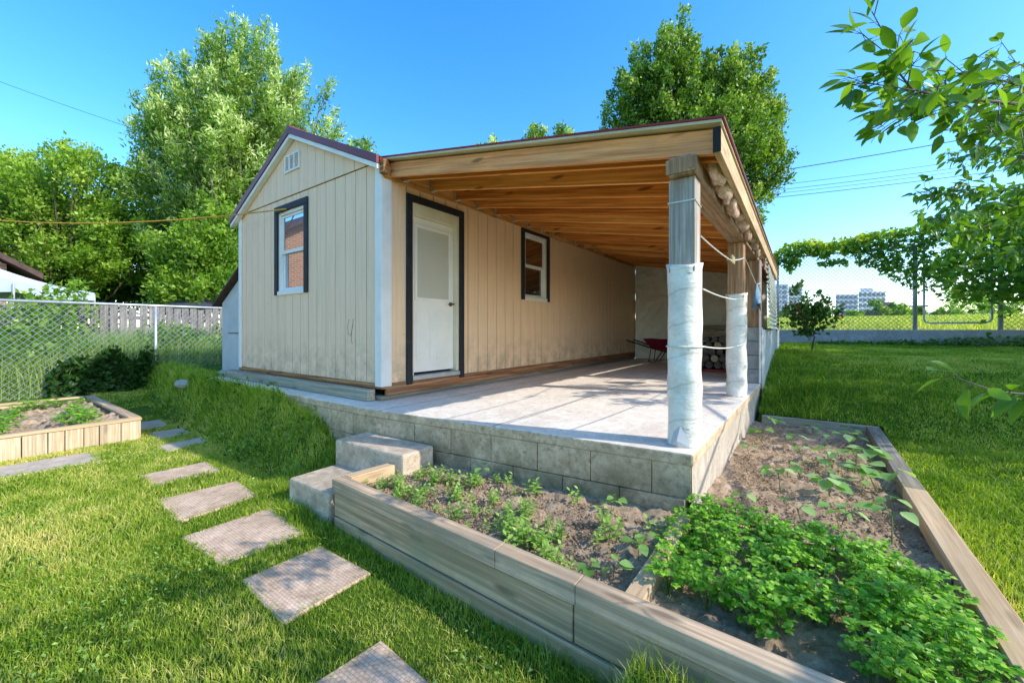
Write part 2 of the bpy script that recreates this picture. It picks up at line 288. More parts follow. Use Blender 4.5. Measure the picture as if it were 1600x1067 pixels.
# ------------------------------------------------------------------ mesh helpers
class M:
    def __init__(s): s.v = []; s.f = []
    def box(s, x0, x1, y0, y1, z0, z1): return s.hexa([(x0, y0, z0), (x1, y0, z0), (x1, y1, z0), (x0, y1, z0), (x0, y0, z1), (x1, y0, z1), (x1, y1, z1), (x0, y1, z1)])
    def hexa(s, p):
        b = len(s.v); s.v += [tuple(q) for q in p]
        s.f += [tuple(b + i for i in t) for t in ((3, 2, 1, 0), (4, 5, 6, 7), (0, 1, 5, 4), (1, 2, 6, 5), (2, 3, 7, 6), (3, 0, 4, 7))]; return s
    def prism(s, poly, z0, z1):
        b = len(s.v); n = len(poly)
        s.v += [(x, y, z0) for x, y in poly] + [(x, y, z1) for x, y in poly]
        s.f.append(tuple(b + i for i in reversed(range(n)))); s.f.append(tuple(b + n + i for i in range(n)))
        for i in range(n): j = (i + 1) % n; s.f.append((b + i, b + j, b + n + j, b + n + i))
        return s
    def beam(s, a, b, w, h, up=(0, 0, 1)):
        a = Vector(a); b = Vector(b); d = (b - a).normalized(); u = Vector(up)
        sd = d.cross(u).normalized() * w / 2; u = sd.cross(d).normalized() * h / 2
        return s.hexa([a - sd - u, a + sd - u, b + sd - u, b - sd - u, a - sd + u, a + sd + u, b + sd + u, b - sd + u])
    def tube(s, pts, r, n=6, cap=True):
        pts = [Vector(p) for p in pts]; b = len(s.v); rr = r if isinstance(r, (list, tuple)) else [r] * len(pts)
        up = Vector((0.13, 0.31, 0.94))
        for i, p in enumerate(pts):
            d = (pts[min(i + 1, len(pts) - 1)] - pts[max(i - 1, 0)]).normalized()
            a = d.cross(up)
            if a.length < 0.05: a = d.cross(Vector((1, 0, 0)))
            a.normalize(); c = d.cross(a)
            for k in range(n):
                t = 2 * PI * k / n; s.v.append(tuple(p + (a * math.cos(t) + c * math.sin(t)) * rr[i]))
        for i in range(len(pts) - 1):
            for k in range(n):
                q = (k + 1) % n; s.f.append((b + i * n + k, b + i * n + q, b + (i + 1) * n + q, b + (i + 1) * n + k))
        if cap:
            s.f.append(tuple(b + k for k in reversed(range(n)))); e = b + (len(pts) - 1) * n; s.f.append(tuple(e + k for k in range(n)))
        return s
    def build(s, name, mat, parent=None, bevel=0, smooth=False, seg=1):
        me = bpy.data.meshes.new(name)
        off = org(parent) if parent else Vector((0, 0, 0))
        me.from_pydata([(x - off.x, y - off.y, z - off.z) for x, y, z in s.v], [], s.f); me.materials.append(mat); me.update()
        o = bpy.data.objects.new(name, me); C.objects.link(o)
        if parent: o.parent = parent
        if smooth: me.polygons.foreach_set('use_smooth', [True] * len(me.polygons))
        if bevel:
            bm = o.modifiers.new('Bevel', 'BEVEL'); bm.width = bevel; bm.segments = seg; bm.limit_method = 'ANGLE'
        return o
def org(o):
    v = Vector((0, 0, 0))
    while o: v += o.location; o = o.parent
    return v
def tag(o, label=None, cat=None, group=None, kind=None):
    if label: o['label'] = label
    if cat: o['category'] = cat
    if group: o['group'] = group
    if kind: o['kind'] = kind
    return o
def thing(name, loc, label, cat, group=None):
    o = bpy.data.objects.new(name, None); C.objects.link(o); o.location = loc; o.empty_display_size = 0.1
    return tag(o, label, cat, group)
def copy_tree(o, parent=None):
    c = o.copy(); C.objects.link(c); c.parent = parent
    for ch in list(o.children): copy_tree(ch, c)
    return c
def np_mesh(name, verts, quads, mat, parent=None, vals=None, tris=None, smooth=False):
    me = bpy.data.meshes.new(name); off = np.array(org(parent)) if parent else np.zeros(3)
    verts = (verts - off).astype(np.float32)
    nq = 0 if quads is None else len(quads); ntri = 0 if tris is None else len(tris)
    me.vertices.add(len(verts)); me.vertices.foreach_set('co', verts.ravel())
    idx = []; tot = []
    if nq: idx.append(quads.ravel()); tot.append(np.full(nq, 4))
    if ntri: idx.append(tris.ravel()); tot.append(np.full(ntri, 3))
    idx = np.concatenate(idx).astype(np.int32); tot = np.concatenate(tot).astype(np.int32)
    me.loops.add(len(idx)); me.loops.foreach_set('vertex_index', idx)
    me.polygons.add(len(tot)); st = np.concatenate([[0], np.cumsum(tot)[:-1]]).astype(np.int32)
    me.polygons.foreach_set('loop_start', st); me.polygons.foreach_set('loop_total', tot)
    if smooth: me.polygons.foreach_set('use_smooth', np.ones(len(tot), dtype=bool))
    me.update(calc_edges=True)
    if vals is not None:
        a = me.attributes.new('v', 'FLOAT', 'POINT'); a.data.foreach_set('value', vals.astype(np.float32))
    me.materials.append(mat)
    o = bpy.data.objects.new(name, me); C.objects.link(o)
    if parent: o.parent = parent
    return o
def unit(a): return a / (np.linalg.norm(a, axis=1, keepdims=True) + 1e-9)
def leaves(pos, dirs, L, W, vals, name, mat, parent=None, fold=0.25, nrm=None, curl=0.15):
    """pos: base of each leaf, dirs: pointing direction; folded 6-vertex leaf (4 faces as 2 quads each side)"""
    n = len(pos); d = unit(dirs)
    r = RNG.normal(size=(n, 3)) if nrm is None else nrm + RNG.normal(size=(n, 3)) * 0.45
    sd = unit(np.cross(d, r)); up = np.cross(sd, d)
    L = np.broadcast_to(L, n)[:, None]; W = np.broadcast_to(W, n)[:, None]
    b = pos; t = pos + d * L - up * L * curl
    m = pos + d * L * 0.5 + up * L * curl * 0.3
    l = pos + d * L * 0.42 + sd * W * 0.5 + up * W * fold; rr = pos + d * L * 0.42 - sd * W * 0.5 + up * W * fold
    V = np.stack([b, l, t, rr, m], 1).reshape(-1, 3)
    i = np.arange(n)[:, None] * 5
    Q = np.concatenate([i + np.array([[0, 4, 2, 1]]), i + np.array([[0, 3, 2, 4]])])
    return np_mesh(name, V, Q, mat, parent, np.repeat(vals, 5))
def vnoise(x, y, sc, seed=0):
    r = np.random.default_rng(seed); T = r.random((64, 64))
    X = x * sc; Y = y * sc; xi = np.floor(X).astype(int); yi = np.floor(Y).astype(int); fx = X - xi; fy = Y - yi
    fx = fx * fx * (3 - 2 * fx); fy = fy * fy * (3 - 2 * fy)
    g = lambda a, b: T[a % 64, b % 64]
    return (g(xi, yi) * (1 - fx) + g(xi + 1, yi) * fx) * (1 - fy) + (g(xi, yi + 1) * (1 - fx) + g(xi + 1, yi + 1) * fx) * fy
def sstep(a, b, x): t = np.clip((x - a) / (b - a), 0, 1); return t * t * (3 - 2 * t)
# ------------------------------------------------------------------ terrain
def height(x, y):
    x = np.asarray(x, float); y = np.asarray(y, float)
    z = (0.48 * sstep(-3.3, -4.45, x) + 0.17 * sstep(-4.3, -5.4, x)) * sstep(np.interp(x, [-6.0, -4.6], [1.98, 1.74]), 2.36, y)
    z = np.maximum(z, 0.28 * sstep(-8.2, -10, x))
    zr = np.interp(y, [1, 5.6, 6.0, 6.9, 8, 9, 14, 14.04, 14.2, 30, 55, 120, 2000], [0.2, 0.28, 0.36, 0.64, 0.84, 0.95, 1.0, 1.0, 1.38, 2.05, 2.68, 2.7, 2.4])
    zr = zr * sstep(-0.3, 0.3, y)
    fr = np.maximum(sstep(-0.56, -0.5, x), sstep(10.4, 13.9, y))
    fr = np.where(x > -0.1, np.maximum(fr, sstep(-0.1, 0.6, x)), fr)
    z = np.where((y > 14.04), zr, z * (1 - fr) + zr * fr)
    # inside the beds and under the slab keep the sheet low
    inb = (x > -2.75) & (x < 0.6) & (y > 1.45) & (y < 5.95)
    z = np.where(inb, np.minimum(z, 0.1), z)
    ins = (x > -7.55) & (x < -0.55) & (y > 2.35) & (y < 10.4)
    z = np.where(ins, np.minimum(z, 0.3), z)
    return z + 0.012 * (vnoise(x, y, 2.3, 3) - 0.5)
def terrain():
    def ax(a, b, fine0, fine1, st):
        f = np.arange(fine0, fine1 + 1e-6, st); l = [fine0]; s = st
        while l[-1] > a: s *= 1.25; l.append(l[-1] - s)
        r = [fine1]; s = st
        while r[-1] < b: s *= 1.25; r.append(r[-1] + s)
        return np.concatenate([l[:0:-1], f, r[1:]])
    xs = ax(-900, 900, -13, 8, 0.09); ys = ax(-600, 1500, -2, 15, 0.09)
    ys = np.unique(np.concatenate([ys, [14.05, 14.19, 14.21, 18, 22, 26, 30, 35, 40, 45, 50, 55]]))
    X, Y = np.meshgrid(xs, ys); Z = height(X, Y); nx = len(xs); ny = len(ys)
    i = (np.arange(ny - 1)[:, None] * nx + np.arange(nx - 1)[None, :]).ravel()
    Q = np.stack([i, i + 1, i + nx + 1, i + nx], 1)
    o = np_mesh('ground', np.stack([X.ravel(), Y.ravel(), Z.ravel()], 1), Q, ground_m, smooth=True)
    tag(o, kind='structure')
terrain()
# ------------------------------------------------------------------ concrete platform
plat = thing('concrete_platform', (-3.5, 2.6, 0), 'raised concrete slab on concrete blocks carrying the shed and carport', 'platform')
FE = lambda x: 2.33 if x < -3.5 else 2.33 + (x + 3.5) * (2.625 - 2.33) / 2.94
m = M().prism([(-7.62, 2.33), (-3.5, 2.33), (-0.555, 2.625), (-0.5, 10.6), (-7.62, 10.6)], 0.575, 0.65)
so_ = m.build('slab', slab_m, plat, 0.012, seg=2); so_.data.materials.append(block_m)
for p_ in so_.data.polygons:
    if abs(p_.normal.z) < 0.5: p_.material_index = 1
# front blocks, one mesh of separate courses
m = M(); 
def course(z0, z1, off, inset):
    x = -7.6
    x -= off
    while x < -0.57:
        a = max(x + 0.002, -7.6); b = min(x + 0.398, -0.57)
        if b - a > 0.03:
            j = random.uniform(-0.005, 0.004)
            m.hexa([(a, FE(a) + inset + j, z0), (b, FE(b) + inset + j, z0), (b, FE(b) + 0.2, z0), (a, FE(a) + 0.2, z0), (a, FE(a) + inset + j, z1), (b, FE(b) + inset + j, z1), (b, FE(b) + 0.2, z1), (a, FE(a) + 0.2, z1)])
        x += 0.40
course(0.372, 0.574, 0.0, 0.004); course(-0.1, 0.368, 0.2, 0.0)
m.build('block_course', block_m, plat, 0.005)
m = M().hexa([(-7.6, 2.345, -0.1), (-0.6, 2.634, -0.1), (-0.6, 2.8, -0.1), (-7.6, 2.5, -0.1), (-7.6, 2.345, 0.572), (-0.6, 2.634, 0.572), (-0.6, 2.8, 0.572), (-7.6, 2.5, 0.572)])
m.build('mortar', cem_m, plat)
m = M().hexa([(-0.62, 2.80, -0.1), (-0.566, 2.634, -0.1), (-0.505, 10.58, -0.1), (-0.62, 10.58, -0.1), (-0.62, 2.80, 0.573), (-0.566, 2.634, 0.573), (-0.505, 10.58, 0.573), (-0.62, 10.58, 0.573)])
m.build('side_face', cem_m, plat)
# steps
def rough_block(name, x0, x1, y0, y1, z0, z1, mat, lab, cat, rot=0):
    t = M()
    c, s_ = math.cos(rot), math.sin(rot); cx, cy = (x0 + x1) / 2, (y0 + y1) / 2
    P = [(cx + (x - cx) * c - (y - cy) * s_, cy + (x - cx) * s_ + (y - cy) * c) for x, y in ((x0, y0), (x1, y0), (x1, y1), (x0, y1))]
    t.prism(P, z0, z1); o = t.build(name, mat, None, 0.02, seg=2); tag(o, lab, cat); return o
rough_block('concrete_step', -3.40, -2.53, 2.03, 2.37, -0.05, 0.43, step_m, 'upper grey concrete block step against the platform wall', 'step', 0.05)
rough_block('concrete_step', -3.36, -2.80, 1.60, 2.04, -0.05, 0.22, step_m, 'lower grey concrete step in the grass below the upper block', 'step', 0.03)
# ------------------------------------------------------------------ shed
XR, XL, YF, YB, ZB = -3.61, -7.13, 2.663, 10.42, 0.83
PKX, PKZ, EZ = -5.42, 3.93, 3.13
def rz(x): return PKZ - (PKZ - EZ) / (PKX - XL) * (PKX - x) if x < PKX else PKZ - (PKZ - EZ) / (XR - PKX) * (x - PKX)
shed = thing('garden_shed', (-5.4, 6.5, 0.65), 'beige panelled garden shed with red metal gable roof on the concrete platform', 'shed')
def strips(mm, u0, u1, z0, ztop, holes, put, w=0.2032, gap=0.011):
    u = u0
    while u < u1 - 0.01:
        a = u + gap / 2; b = min(u + w, u1) - gap / 2
        cuts = [h for h in holes if h[0] < b and h[1] > a]
        segs = [(a, b, z0, None)]
        for h in cuts:
            new = []
            for (p, q, lo, hi) in segs:
                pa, pb = max(p, h[0]), min(q, h[1])
                if pb <= pa or lo >= h[3] or (hi is not None and hi <= h[2]): new.append((p, q, lo, hi)); continue
                if p < pa: new.append((p, pa, lo, hi))
                if q > pb: new.append((pb, q, lo, hi))
                if lo < h[2]: new.append((pa, pb, lo, h[2]))
                new.append((pa, pb, h[3], hi))
            segs = new
        for (p, q, lo, hi) in segs:
            zl = ztop(p) if hi is None else hi; zr_ = ztop(q) if hi is None else hi
            if q - p > 0.002: put(mm, p, q, lo, zl, zr_)
        u += w
def put_front(y):
    def f(mm, p, q, lo, zl, zr_): mm.hexa([(p, y, lo), (q, y, lo), (q, y + 0.02, lo), (p, y + 0.02, lo), (p, y, zl), (q, y, zr_), (q, y + 0.02, zr_), (p, y + 0.02, zl)])
    return f
def put_right(mm, p, q, lo, zl, zr_): mm.hexa([(XR - 0.02, p, lo), (XR, p, lo), (XR, q, lo), (XR - 0.02, q, lo), (XR - 0.02, p, zl), (XR, p, zl), (XR, q, zr_), (XR - 0.02, q, zr_)])
WF = (-5.875, -5.18, 1.90, 2.985); DR = (3.055, 3.825, 0.86, 2.83); WR = (5.31, 5.975, 1.90, 2.93)
mm = M(); strips(mm, XL, XR, ZB, lambda x: 3.165, [WF], put_front(YF)); mm.build('front_wall', siding, shed, 0.002)
mm = M()
def gab(x): return rz(x) - 0.005
u = XL
while u < XR - 0.01:
    a = u + 0.004; b = min(u + 0.2032, XR) - 0.004
    za, zb = max(gab(a), 3.173), max(gab(b), 3.173)
    if a < PKX < b:
        put_front(YF - 0.014)(mm, a, PKX, 3.172, za, gab(PKX)); put_front(YF - 0.014)(mm, PKX, b, 3.172, gab(PKX), zb)
    elif max(za, zb) > 3.18: put_front(YF - 0.014)(mm, a, b, 3.172, za, zb)
    u += 0.2032
mm.build('gable_panel', siding, shed, 0.002)
# groove backing behind the boards (dark), cut round the openings
def backing(mm, u0, u1, z0, z1, holes, put):
    us = sorted({u0, u1} | {h[0] for h in holes} | {h[1] for h in holes})
    for a, b in zip(us[:-1], us[1:]):
        hs = sorted([h for h in holes if h[0] <= a and h[1] >= b], key=lambda h: h[2]); lo = z0
        for h in hs:
            if h[2] > lo: put(mm, a, b, lo, h[2])
            lo = h[3]
        put(mm, a, b, lo, z1)
mm = M(); backing(mm, XL, XR - 0.03, ZB, 3.16, [WF], lambda k, a, b, lo, hi: k.box(a, b, YF + 0.008, YF + 0.05, lo, hi))
mm.hexa([(XL, YF - 0.004, 3.168), (XR, YF - 0.004, 3.168), (XR, YF + 0.05, 3.168), (XL, YF + 0.05, 3.168), (PKX - 0.02, YF - 0.004, PKZ - 0.02), (PKX + 0.02, YF - 0.004, PKZ - 0.02), (PKX + 0.02, YF + 0.05, PKZ - 0.02), (PKX - 0.02, YF + 0.05, PKZ - 0.02)])
backing(mm, YF + 0.05, YB, ZB, 3.13, [DR, WR], lambda k, a, b, lo, hi: k.box(XR - 0.05, XR - 0.008, a, b, lo, hi))
mm.box(XL, XL + 0.04, YF + 0.05, YB, ZB, 3.13)
mm.box(XL, XR, YB - 0.04, YB, ZB, 3.13); mm.box(XL + 0.04, XR - 0.05, YF + 0.05, YB - 0.04, 0.80, 0.829)
mm.build('wall_backing', groove, shed)
mm = M(); strips(mm, YF + 0.12, YB, ZB, lambda y: 3.13, [DR, WR], put_right); mm.build('side_wall', siding_w, shed, 0.002)
mm = M(); mm.box(XR - 0.02, XR + 0.022, YF - 0.022, YF + 0.11, 0.80, 3.10).box(XR - 0.09, XR - 0.02, YF - 0.022, YF - 0.002, 0.80, 3.165)
mm.build('corner_trim', white, shed, 0.003)
M().box(XL - 0.02, XL + 0.06, YF - 0.022, YF - 0.002, 0.82, 3.12).build('corner_trim', white, shed, 0.003)
M().box(XL - 0.03, XR + 0.02, YF - 0.012, YF + 0.05, 0.775, 0.828).build('base_board', rim_x, shed, 0.003)
M().box(XR - 0.03, XR + 0.012, YF + 0.055, YB, 0.705, 0.828).build('base_board', rim_y, shed, 0.003)
M().box(-7.36, -3.70, YF - 0.11, YF - 0.015, 0.655, 0.772).build('skid_timber', grey_x, shed, 0.006)
M().box(XR - 0.12, XR - 0.012, YF - 0.0, YB, 0.655, 0.70).build('skid_timber', grey_y, shed, 0.006)
M().box(-7.62, -7.38, YF - 0.13, YF + 0.3, 0.6, 0.74).build('sill_block', grey_x, shed, 0.008)
# windows
def window(par, axis, h, plane, trim_up=0.09, glass=None, name='window'):
    u0, u1, z0, z1 = h
    def B(mm_, a, b, lo, hi, d0, d1):   # d measured inward from plane (negative = proud)
        if axis == 'y': mm_.box(a, b, plane + d0, plane + d1, lo, hi)
        else: mm_.box(plane - d1, plane - d0, a, b, lo, hi)
        return mm_
    w = M(); B(w, u0 - 0.005, u0 + 0.035, z0, z1, 0.0, 0.07); B(w, u1 - 0.035, u1 + 0.005, z0, z1, 0.0, 0.07)
    B(w, u0 + 0.035, u1 - 0.035, z1 - 0.035, z1 + 0.005, 0.0, 0.07); B(w, u0 - 0.03, u1 + 0.03, z0 - 0.035, z0 + 0.02, -0.022, 0.07)
    wo = w.build(name, white, par, 0.003)
    t = M(); B(t, u0 - 0.09, u0 - 0.006, z0 - 0.03, z1 + 0.004, -0.026, -0.003); B(t, u1 + 0.006, u1 + 0.09, z0 - 0.03, z1 + 0.004, -0.026, -0.003)
    B(t, u0 - 0.09, u1 + 0.09, z1 + 0.006, z1 + 0.09, -0.026, -0.003); t.build('trim', black, wo, 0.003)
    zm = (z0 + z1) / 2
    s_ = M()
    for lo, hi, dd in ((z0 + 0.022, zm + 0.02, 0.045), (zm - 0.015, z1 - 0.037, 0.022)):
        B(s_, u0 + 0.037, u0 + 0.075, lo, hi, dd, dd + 0.02); B(s_, u1 - 0.075, u1 - 0.037, lo, hi, dd, dd + 0.02)
        B(s_, u0 + 0.075, u1 - 0.075, lo, lo + 0.045, dd, dd + 0.02); B(s_, u0 + 0.075, u1 - 0.075, hi - 0.035, hi, dd, dd + 0.02)
    s_.build('sash', white, wo, 0.002)
    g = M(); B(g, u0 + 0.07, u1 - 0.07, z0 + 0.05, zm, 0.055, 0.058); B(g, u0 + 0.07, u1 - 0.07, zm + 0.02, z1 - 0.06, 0.031, 0.034)
    g.build('pane', glass, wo)
window(shed, 'y', WF, YF, glass=glass_f); window(shed, 'x', WR, XR, glass=glass_s)
# vent
v_ = M(); vx0, vx1, vz0, vz1 = -5.66, -5.27, 3.475, 3.70
yv = YF - 0.034
v_.box(vx0, vx1, yv, yv + 0.018, vz0, vz0 + 0.02).box(vx0, vx1, yv, yv + 0.018, vz1 - 0.02, vz1)
for k in range(4): a = vx0 + k * (vx1 - vx0 - 0.02) / 3; v_.box(a, a + 0.02, yv, yv + 0.018, vz0 + 0.02, vz1 - 0.02)
for k in range(3):
    for j in range(7):
        a = vx0 + k * (vx1 - vx0 - 0.02) / 3 + 0.02; b = vx0 + (k + 1) * (vx1 - vx0 - 0.02) / 3; z = vz0 + 0.025 + j * 0.0255
        v_.hexa([(a, yv + 0.004, z), (b, yv + 0.004, z), (b, yv + 0.016, z + 0.008), (a, yv + 0.016, z + 0.008), (a, yv + 0.004, z + 0.008), (b, yv + 0.004, z + 0.008), (b, yv + 0.016, z + 0.018), (a, yv + 0.016, z + 0.018)])
v_.build('vent', white, shed)
# door
dr = M().box(XR - 0.10, XR - 0.06, 3.095, 3.785, 0.905, 2.70)
y0, y1 = 3.185, 3.70
dr.box(XR - 0.062, XR - 0.045, y0 - 0.035, y0, 1.74, 2.62).box(XR - 0.062, XR - 0.045, y1, y1 + 0.035, 1.74, 2.62).box(XR - 0.062, XR - 0.045, y0, y1, 2.585, 2.62).box(XR - 0.062, XR - 0.045, y0, y1, 1.74, 1.775)
for a, b in ((3.17, 3.40), (3.49, 3.72)):
    for q in ((a, b, 1.05, 1.07), (a, b, 1.61, 1.63), (a, a + 0.02, 1.07, 1.61), (b - 0.02, b, 1.07, 1.61)): dr.box(XR - 0.061, XR - 0.052, *q)
    dr.box(XR - 0.061, XR - 0.055, a + 0.05, b - 0.05, 1.11, 1.57)
door = dr.build('door', doorw, shed, 0.003)
M().box(XR - 0.0595, XR - 0.056, y0, y1, 1.775, 2.585).build('glass', blind_m, door)
k_ = M(); k_.tube([(XR - 0.06, 3.735, 1.72), (XR - 0.048, 3.735, 1.72)], 0.028, 12); k_.tube([(XR - 0.048, 3.735, 1.72), (XR - 0.01, 3.735, 1.72), (XR + 0.0, 3.735, 1.72)], [0.012, 0.012, 0.01], 8); k_.beam((XR - 0.005, 3.75, 1.722), (XR - 0.0, 3.64, 1.712), 0.018, 0.014)
k_.build('handle', brass, door, 0.002)
f_ = M().box(XR - 0.12, XR - 0.001, DR[0] + 0.0, 3.093, 0.88, DR[3] - 0.0).box(XR - 0.12, XR - 0.001, 3.787, DR[1], 0.88, DR[3]).box(XR - 0.12, XR - 0.001, 3.093, 3.787, 2.702, DR[3])
f_.build('door_frame', cream, shed, 0.002)
M().box(XR - 0.12, XR + 0.03, 3.06, 3.82, 0.83, 0.878).build('sill', galv, shed, 0.003)
f_ = M().box(XR + 0.002, XR + 0.026, 2.975, 3.056, 0.79, 2.832).box(XR + 0.002, XR + 0.026, 3.824, 3.905, 0.79, 2.832).box(XR + 0.002, XR + 0.026, 2.975, 3.905, 2.834, 2.915)
f_.build('door_trim', black, shed, 0.003)
# roof
def roofplane(x0, z0, x1, z1, ya, yb, th, lift, name, mat, par, ribs=True):
    mm_ = M(); d = Vector((x1 - x0, 0, z1 - z0)).normalized(); n = Vector((-d.z, 0, d.x))
    if n.z < 0: n = -n
    A = Vector((x0, 0, z0)) + n * lift; B_ = Vector((x1, 0, z1)) + n * lift
    a2 = A + n * th; b2 = B_ + n * th
    mm_.hexa([(A.x, ya, A.z), (B_.x, ya, B_.z), (B_.x, yb, B_.z), (A.x, yb, A.z), (a2.x, ya, a2.z), (b2.x, ya, b2.z), (b2.x, yb, b2.z), (a2.x, yb, a2.z)])
    if ribs:
        y = ya + 0.1
        while y < yb - 0.05:
            a3 = a2 + n * 0.018; b3 = b2 + n * 0.018
            mm_.hexa([(a2.x, y, a2.z), (b2.x, y, b2.z), (b2.x, y + 0.05, b2.z), (a2.x, y + 0.05, a2.z), (a3.x, y + 0.015, a3.z), (b3.x, y + 0.015, b3.z), (b3.x, y + 0.035, b3.z), (a3.x, y + 0.035, a3.z)])
            y += 0.23
    return mm_.build(name, mat, par)
roofplane(PKX, PKZ, XR + 0.03, rz(XR) - 0.01, 2.60, 10.6, 0.03, 0.03, 'roof', redmetal, shed)
roofplane(PKX, PKZ, XL - 0.16, EZ - 0.08, 2.60, 10.6, 0.03, 0.03, 'roof', redmetal, shed)
for (x1, z1) in ((XR + 0.04, rz(XR) - 0.02), (XL - 0.17, EZ - 0.085)):
    r_ = M(); sx = 1 if x1 > PKX else -1
    r_.hexa([(PKX, 2.565, PKZ + 0.0), (x1, 2.565, z1 + 0.0), (x1, 2.596, z1), (PKX, 2.596, PKZ), (PKX, 2.565, PKZ + 0.085), (x1, 2.565, z1 + 0.085), (x1, 2.596, z1 + 0.085), (PKX, 2.596, PKZ + 0.085)])
    r_.build('rake_trim', redmetal, shed)
    r_ = M().hexa([(PKX, 2.58, PKZ - 0.055), (x1 - 0.01 * sx, 2.58, z1 - 0.055), (x1 - 0.01 * sx, 2.645, z1 - 0.055), (PKX, 2.645, PKZ - 0.055), (PKX, 2.58, PKZ - 0.002), (x1 - 0.01 * sx, 2.58, z1 - 0.002), (x1 - 0.01 * sx, 2.645, z1 - 0.002), (PKX, 2.645, PKZ - 0.002)])
    r_.build('fascia', white, shed, 0.002)
M().hexa([(PKX - 0.09, 2.563, PKZ + 0.03), (PKX + 0.09, 2.563, PKZ + 0.03), (PKX + 0.09, 10.62, PKZ + 0.03), (PKX - 0.09, 10.62, PKZ + 0.03), (PKX - 0.01, 2.563, PKZ + 0.105), (PKX + 0.01, 2.563, PKZ + 0.105), (PKX + 0.01, 10.62, PKZ + 0.105), (PKX - 0.01, 10.62, PKZ + 0.105)]).build('ridge_cap', redmetal, shed)
# small pencil-like scratch marks on the front wall
M().tube([(-4.20, YF - 0.001, 1.52), (-4.235, YF - 0.001, 1.44), (-4.22, YF - 0.001, 1.35), (-4.17, YF - 0.001, 1.33), (-4.14, YF - 0.001, 1.42), (-4.12, YF - 0.001, 1.52), (-4.15, YF - 0.001, 1.40), (-4.16, YF - 0.001, 1.28), (-4.14, YF - 0.001, 1.24)], 0.0025, 4).build('scratch_mark', groove, shed)
# lean-to
lt = thing('storage_lean_to', (-7.7, 3.6, 0.6), 'low weathered grey plywood lean-to on the left side of the shed', 'lean-to')
M().hexa([(-8.26, 2.80, 0.62), (-7.155, 2.80, 0.62), (-7.155, 6.5, 0.62), (-8.26, 6.5, 0.62), (-8.26, 2.80, 1.86), (-7.155, 2.80, 2.44), (-7.155, 6.5, 2.44), (-8.26, 6.5, 1.86)]).build('wall', wallply, lt, 0.003)
M().hexa([(-8.42, 2.70, 1.80), (-7.15, 2.70, 2.465), (-7.15, 6.6, 2.465), (-8.42, 6.6, 1.80), (-8.42, 2.70, 1.835), (-7.15, 2.70, 2.50), (-7.15, 6.6, 2.50), (-8.42, 6.6, 1.835)]).build('roof', shingle_m, lt)
M().box(-8.27, -7.16, 2.785, 2.799, 0.63, 0.70).build('batten', wallply, lt)
M().box(-7.98, -7.35, 2.79, 2.799, 1.335, 1.347).build('latch', rubber, lt)
M().tube([(-7.38, 2.79, 0.70), (-7.38, 2.785, 0.95), (-7.42, 2.785, 1.0)], 0.006).build('hook', rubber, lt)
# ------------------------------------------------------------------ carport
cp = thing('carport', (-2.0, 6.5, 0.65), 'open timber carport with sloping joisted roof attached to the shed', 'carport')
ZU = lambda x: 3.165 - (x + 3.58) * 0.1745
def rafter(y, mat, w=0.038, h=0.14, name='joist', x0=-3.565, x1=-0.465):
    M().hexa([(x0, y, ZU(x0) - h), (x1, y, ZU(x1) - h), (x1, y + w, ZU(x1) - h), (x0, y + w, ZU(x0) - h), (x0, y, ZU(x0)), (x1, y, ZU(x1)), (x1, y + w, ZU(x1)), (x0, y + w, ZU(x0))]).build(name, mat, cp, 0.002)
rafter(2.74, beam_x, 0.04, 0.15, 'front_beam')
ys_r = [2.90 + 0.405 * k for k in range(19)]
for i, y in enumerate(ys_r): rafter(y, (joist_x, joist_b, joist_c, joist_x, joist_c, joist_b)[(i * 5) % 6], x1=-0.465 - (y - 2.7) * 0.0141)
for y in ys_r[:14]:
    M().box(-3.562, -3.545, y - 0.006, y - 0.001, ZU(-3.56) - 0.15, ZU(-3.56) - 0.02).box(-3.60, -3.50, y - 0.006, y + 0.044, ZU(-3.56) - 0.156, ZU(-3.56) - 0.151).build('joist_hanger', hang, cp)
M().box(-3.603, -3.566, 2.665, 10.4, 2.985, 3.155).build('ledger', joist_y, cp, 0.002)
M().box(-0.725, -0.56, 2.70, 10.4, 2.375, ZU(-0.56) - 0.145).build('header', wood('header_wood', 'y', (0.52, 0.30, 0.17), (0.33, 0.18, 0.10), 0.7, 0.8, 0.4, (0.42, 0.33, 0.25), 0.5), cp, 0.008)
M().box(-0.735, -0.55, 2.692, 2.698, 2.385, 2.475).box(-0.60, -0.57, 2.688, 2.692, 2.40, 2.47).build('bracket', brown_z, cp)
M().hexa([(x, y, z) for z in (ZU(-0.42) - 0.15, ZU(-0.42)) for x, y in ((-0.46, 2.705), (-0.42, 2.705), (-0.53, 10.5), (-0.57, 10.5))]).build('fascia', bed_y, cp, 0.003)
M().box(-0.462, -0.418, 2.697, 2.704, ZU(-0.42) - 0.15, ZU(-0.42)).build('fascia_end', rubber, cp)
def cs(z0, z1, name, mat, ya, yb, xa=-3.60, xb=-0.41):
    xc = xb - 0.105
    M().hexa([(xa, ya, ZU(xa) + z0), (xb, ya, ZU(xb) + z0), (xc, yb, ZU(xb) + z0), (xa, yb, ZU(xa) + z0), (xa, ya, ZU(xa) + z1), (xb, ya, ZU(xb) + z1), (xc, yb, ZU(xb) + z1), (xa, yb, ZU(xa) + z1)]).build(name, mat, cp)
cs(0.002, 0.012, 'ceiling', ceil_x, 2.79, 10.5, -3.56, -0.47)
cs(0.014, 0.032, 'roof_deck', drip, 2.675, 10.55)
cs(0.034, 0.046, 'roof_sheet', redtrim, 2.665, 10.57, -3.62, -0.395)
M().box(XR + 0.025, XR + 0.10, 2.61, 2.672, 3.01, 3.15).build('end_block', rim_x, cp, 0.004)
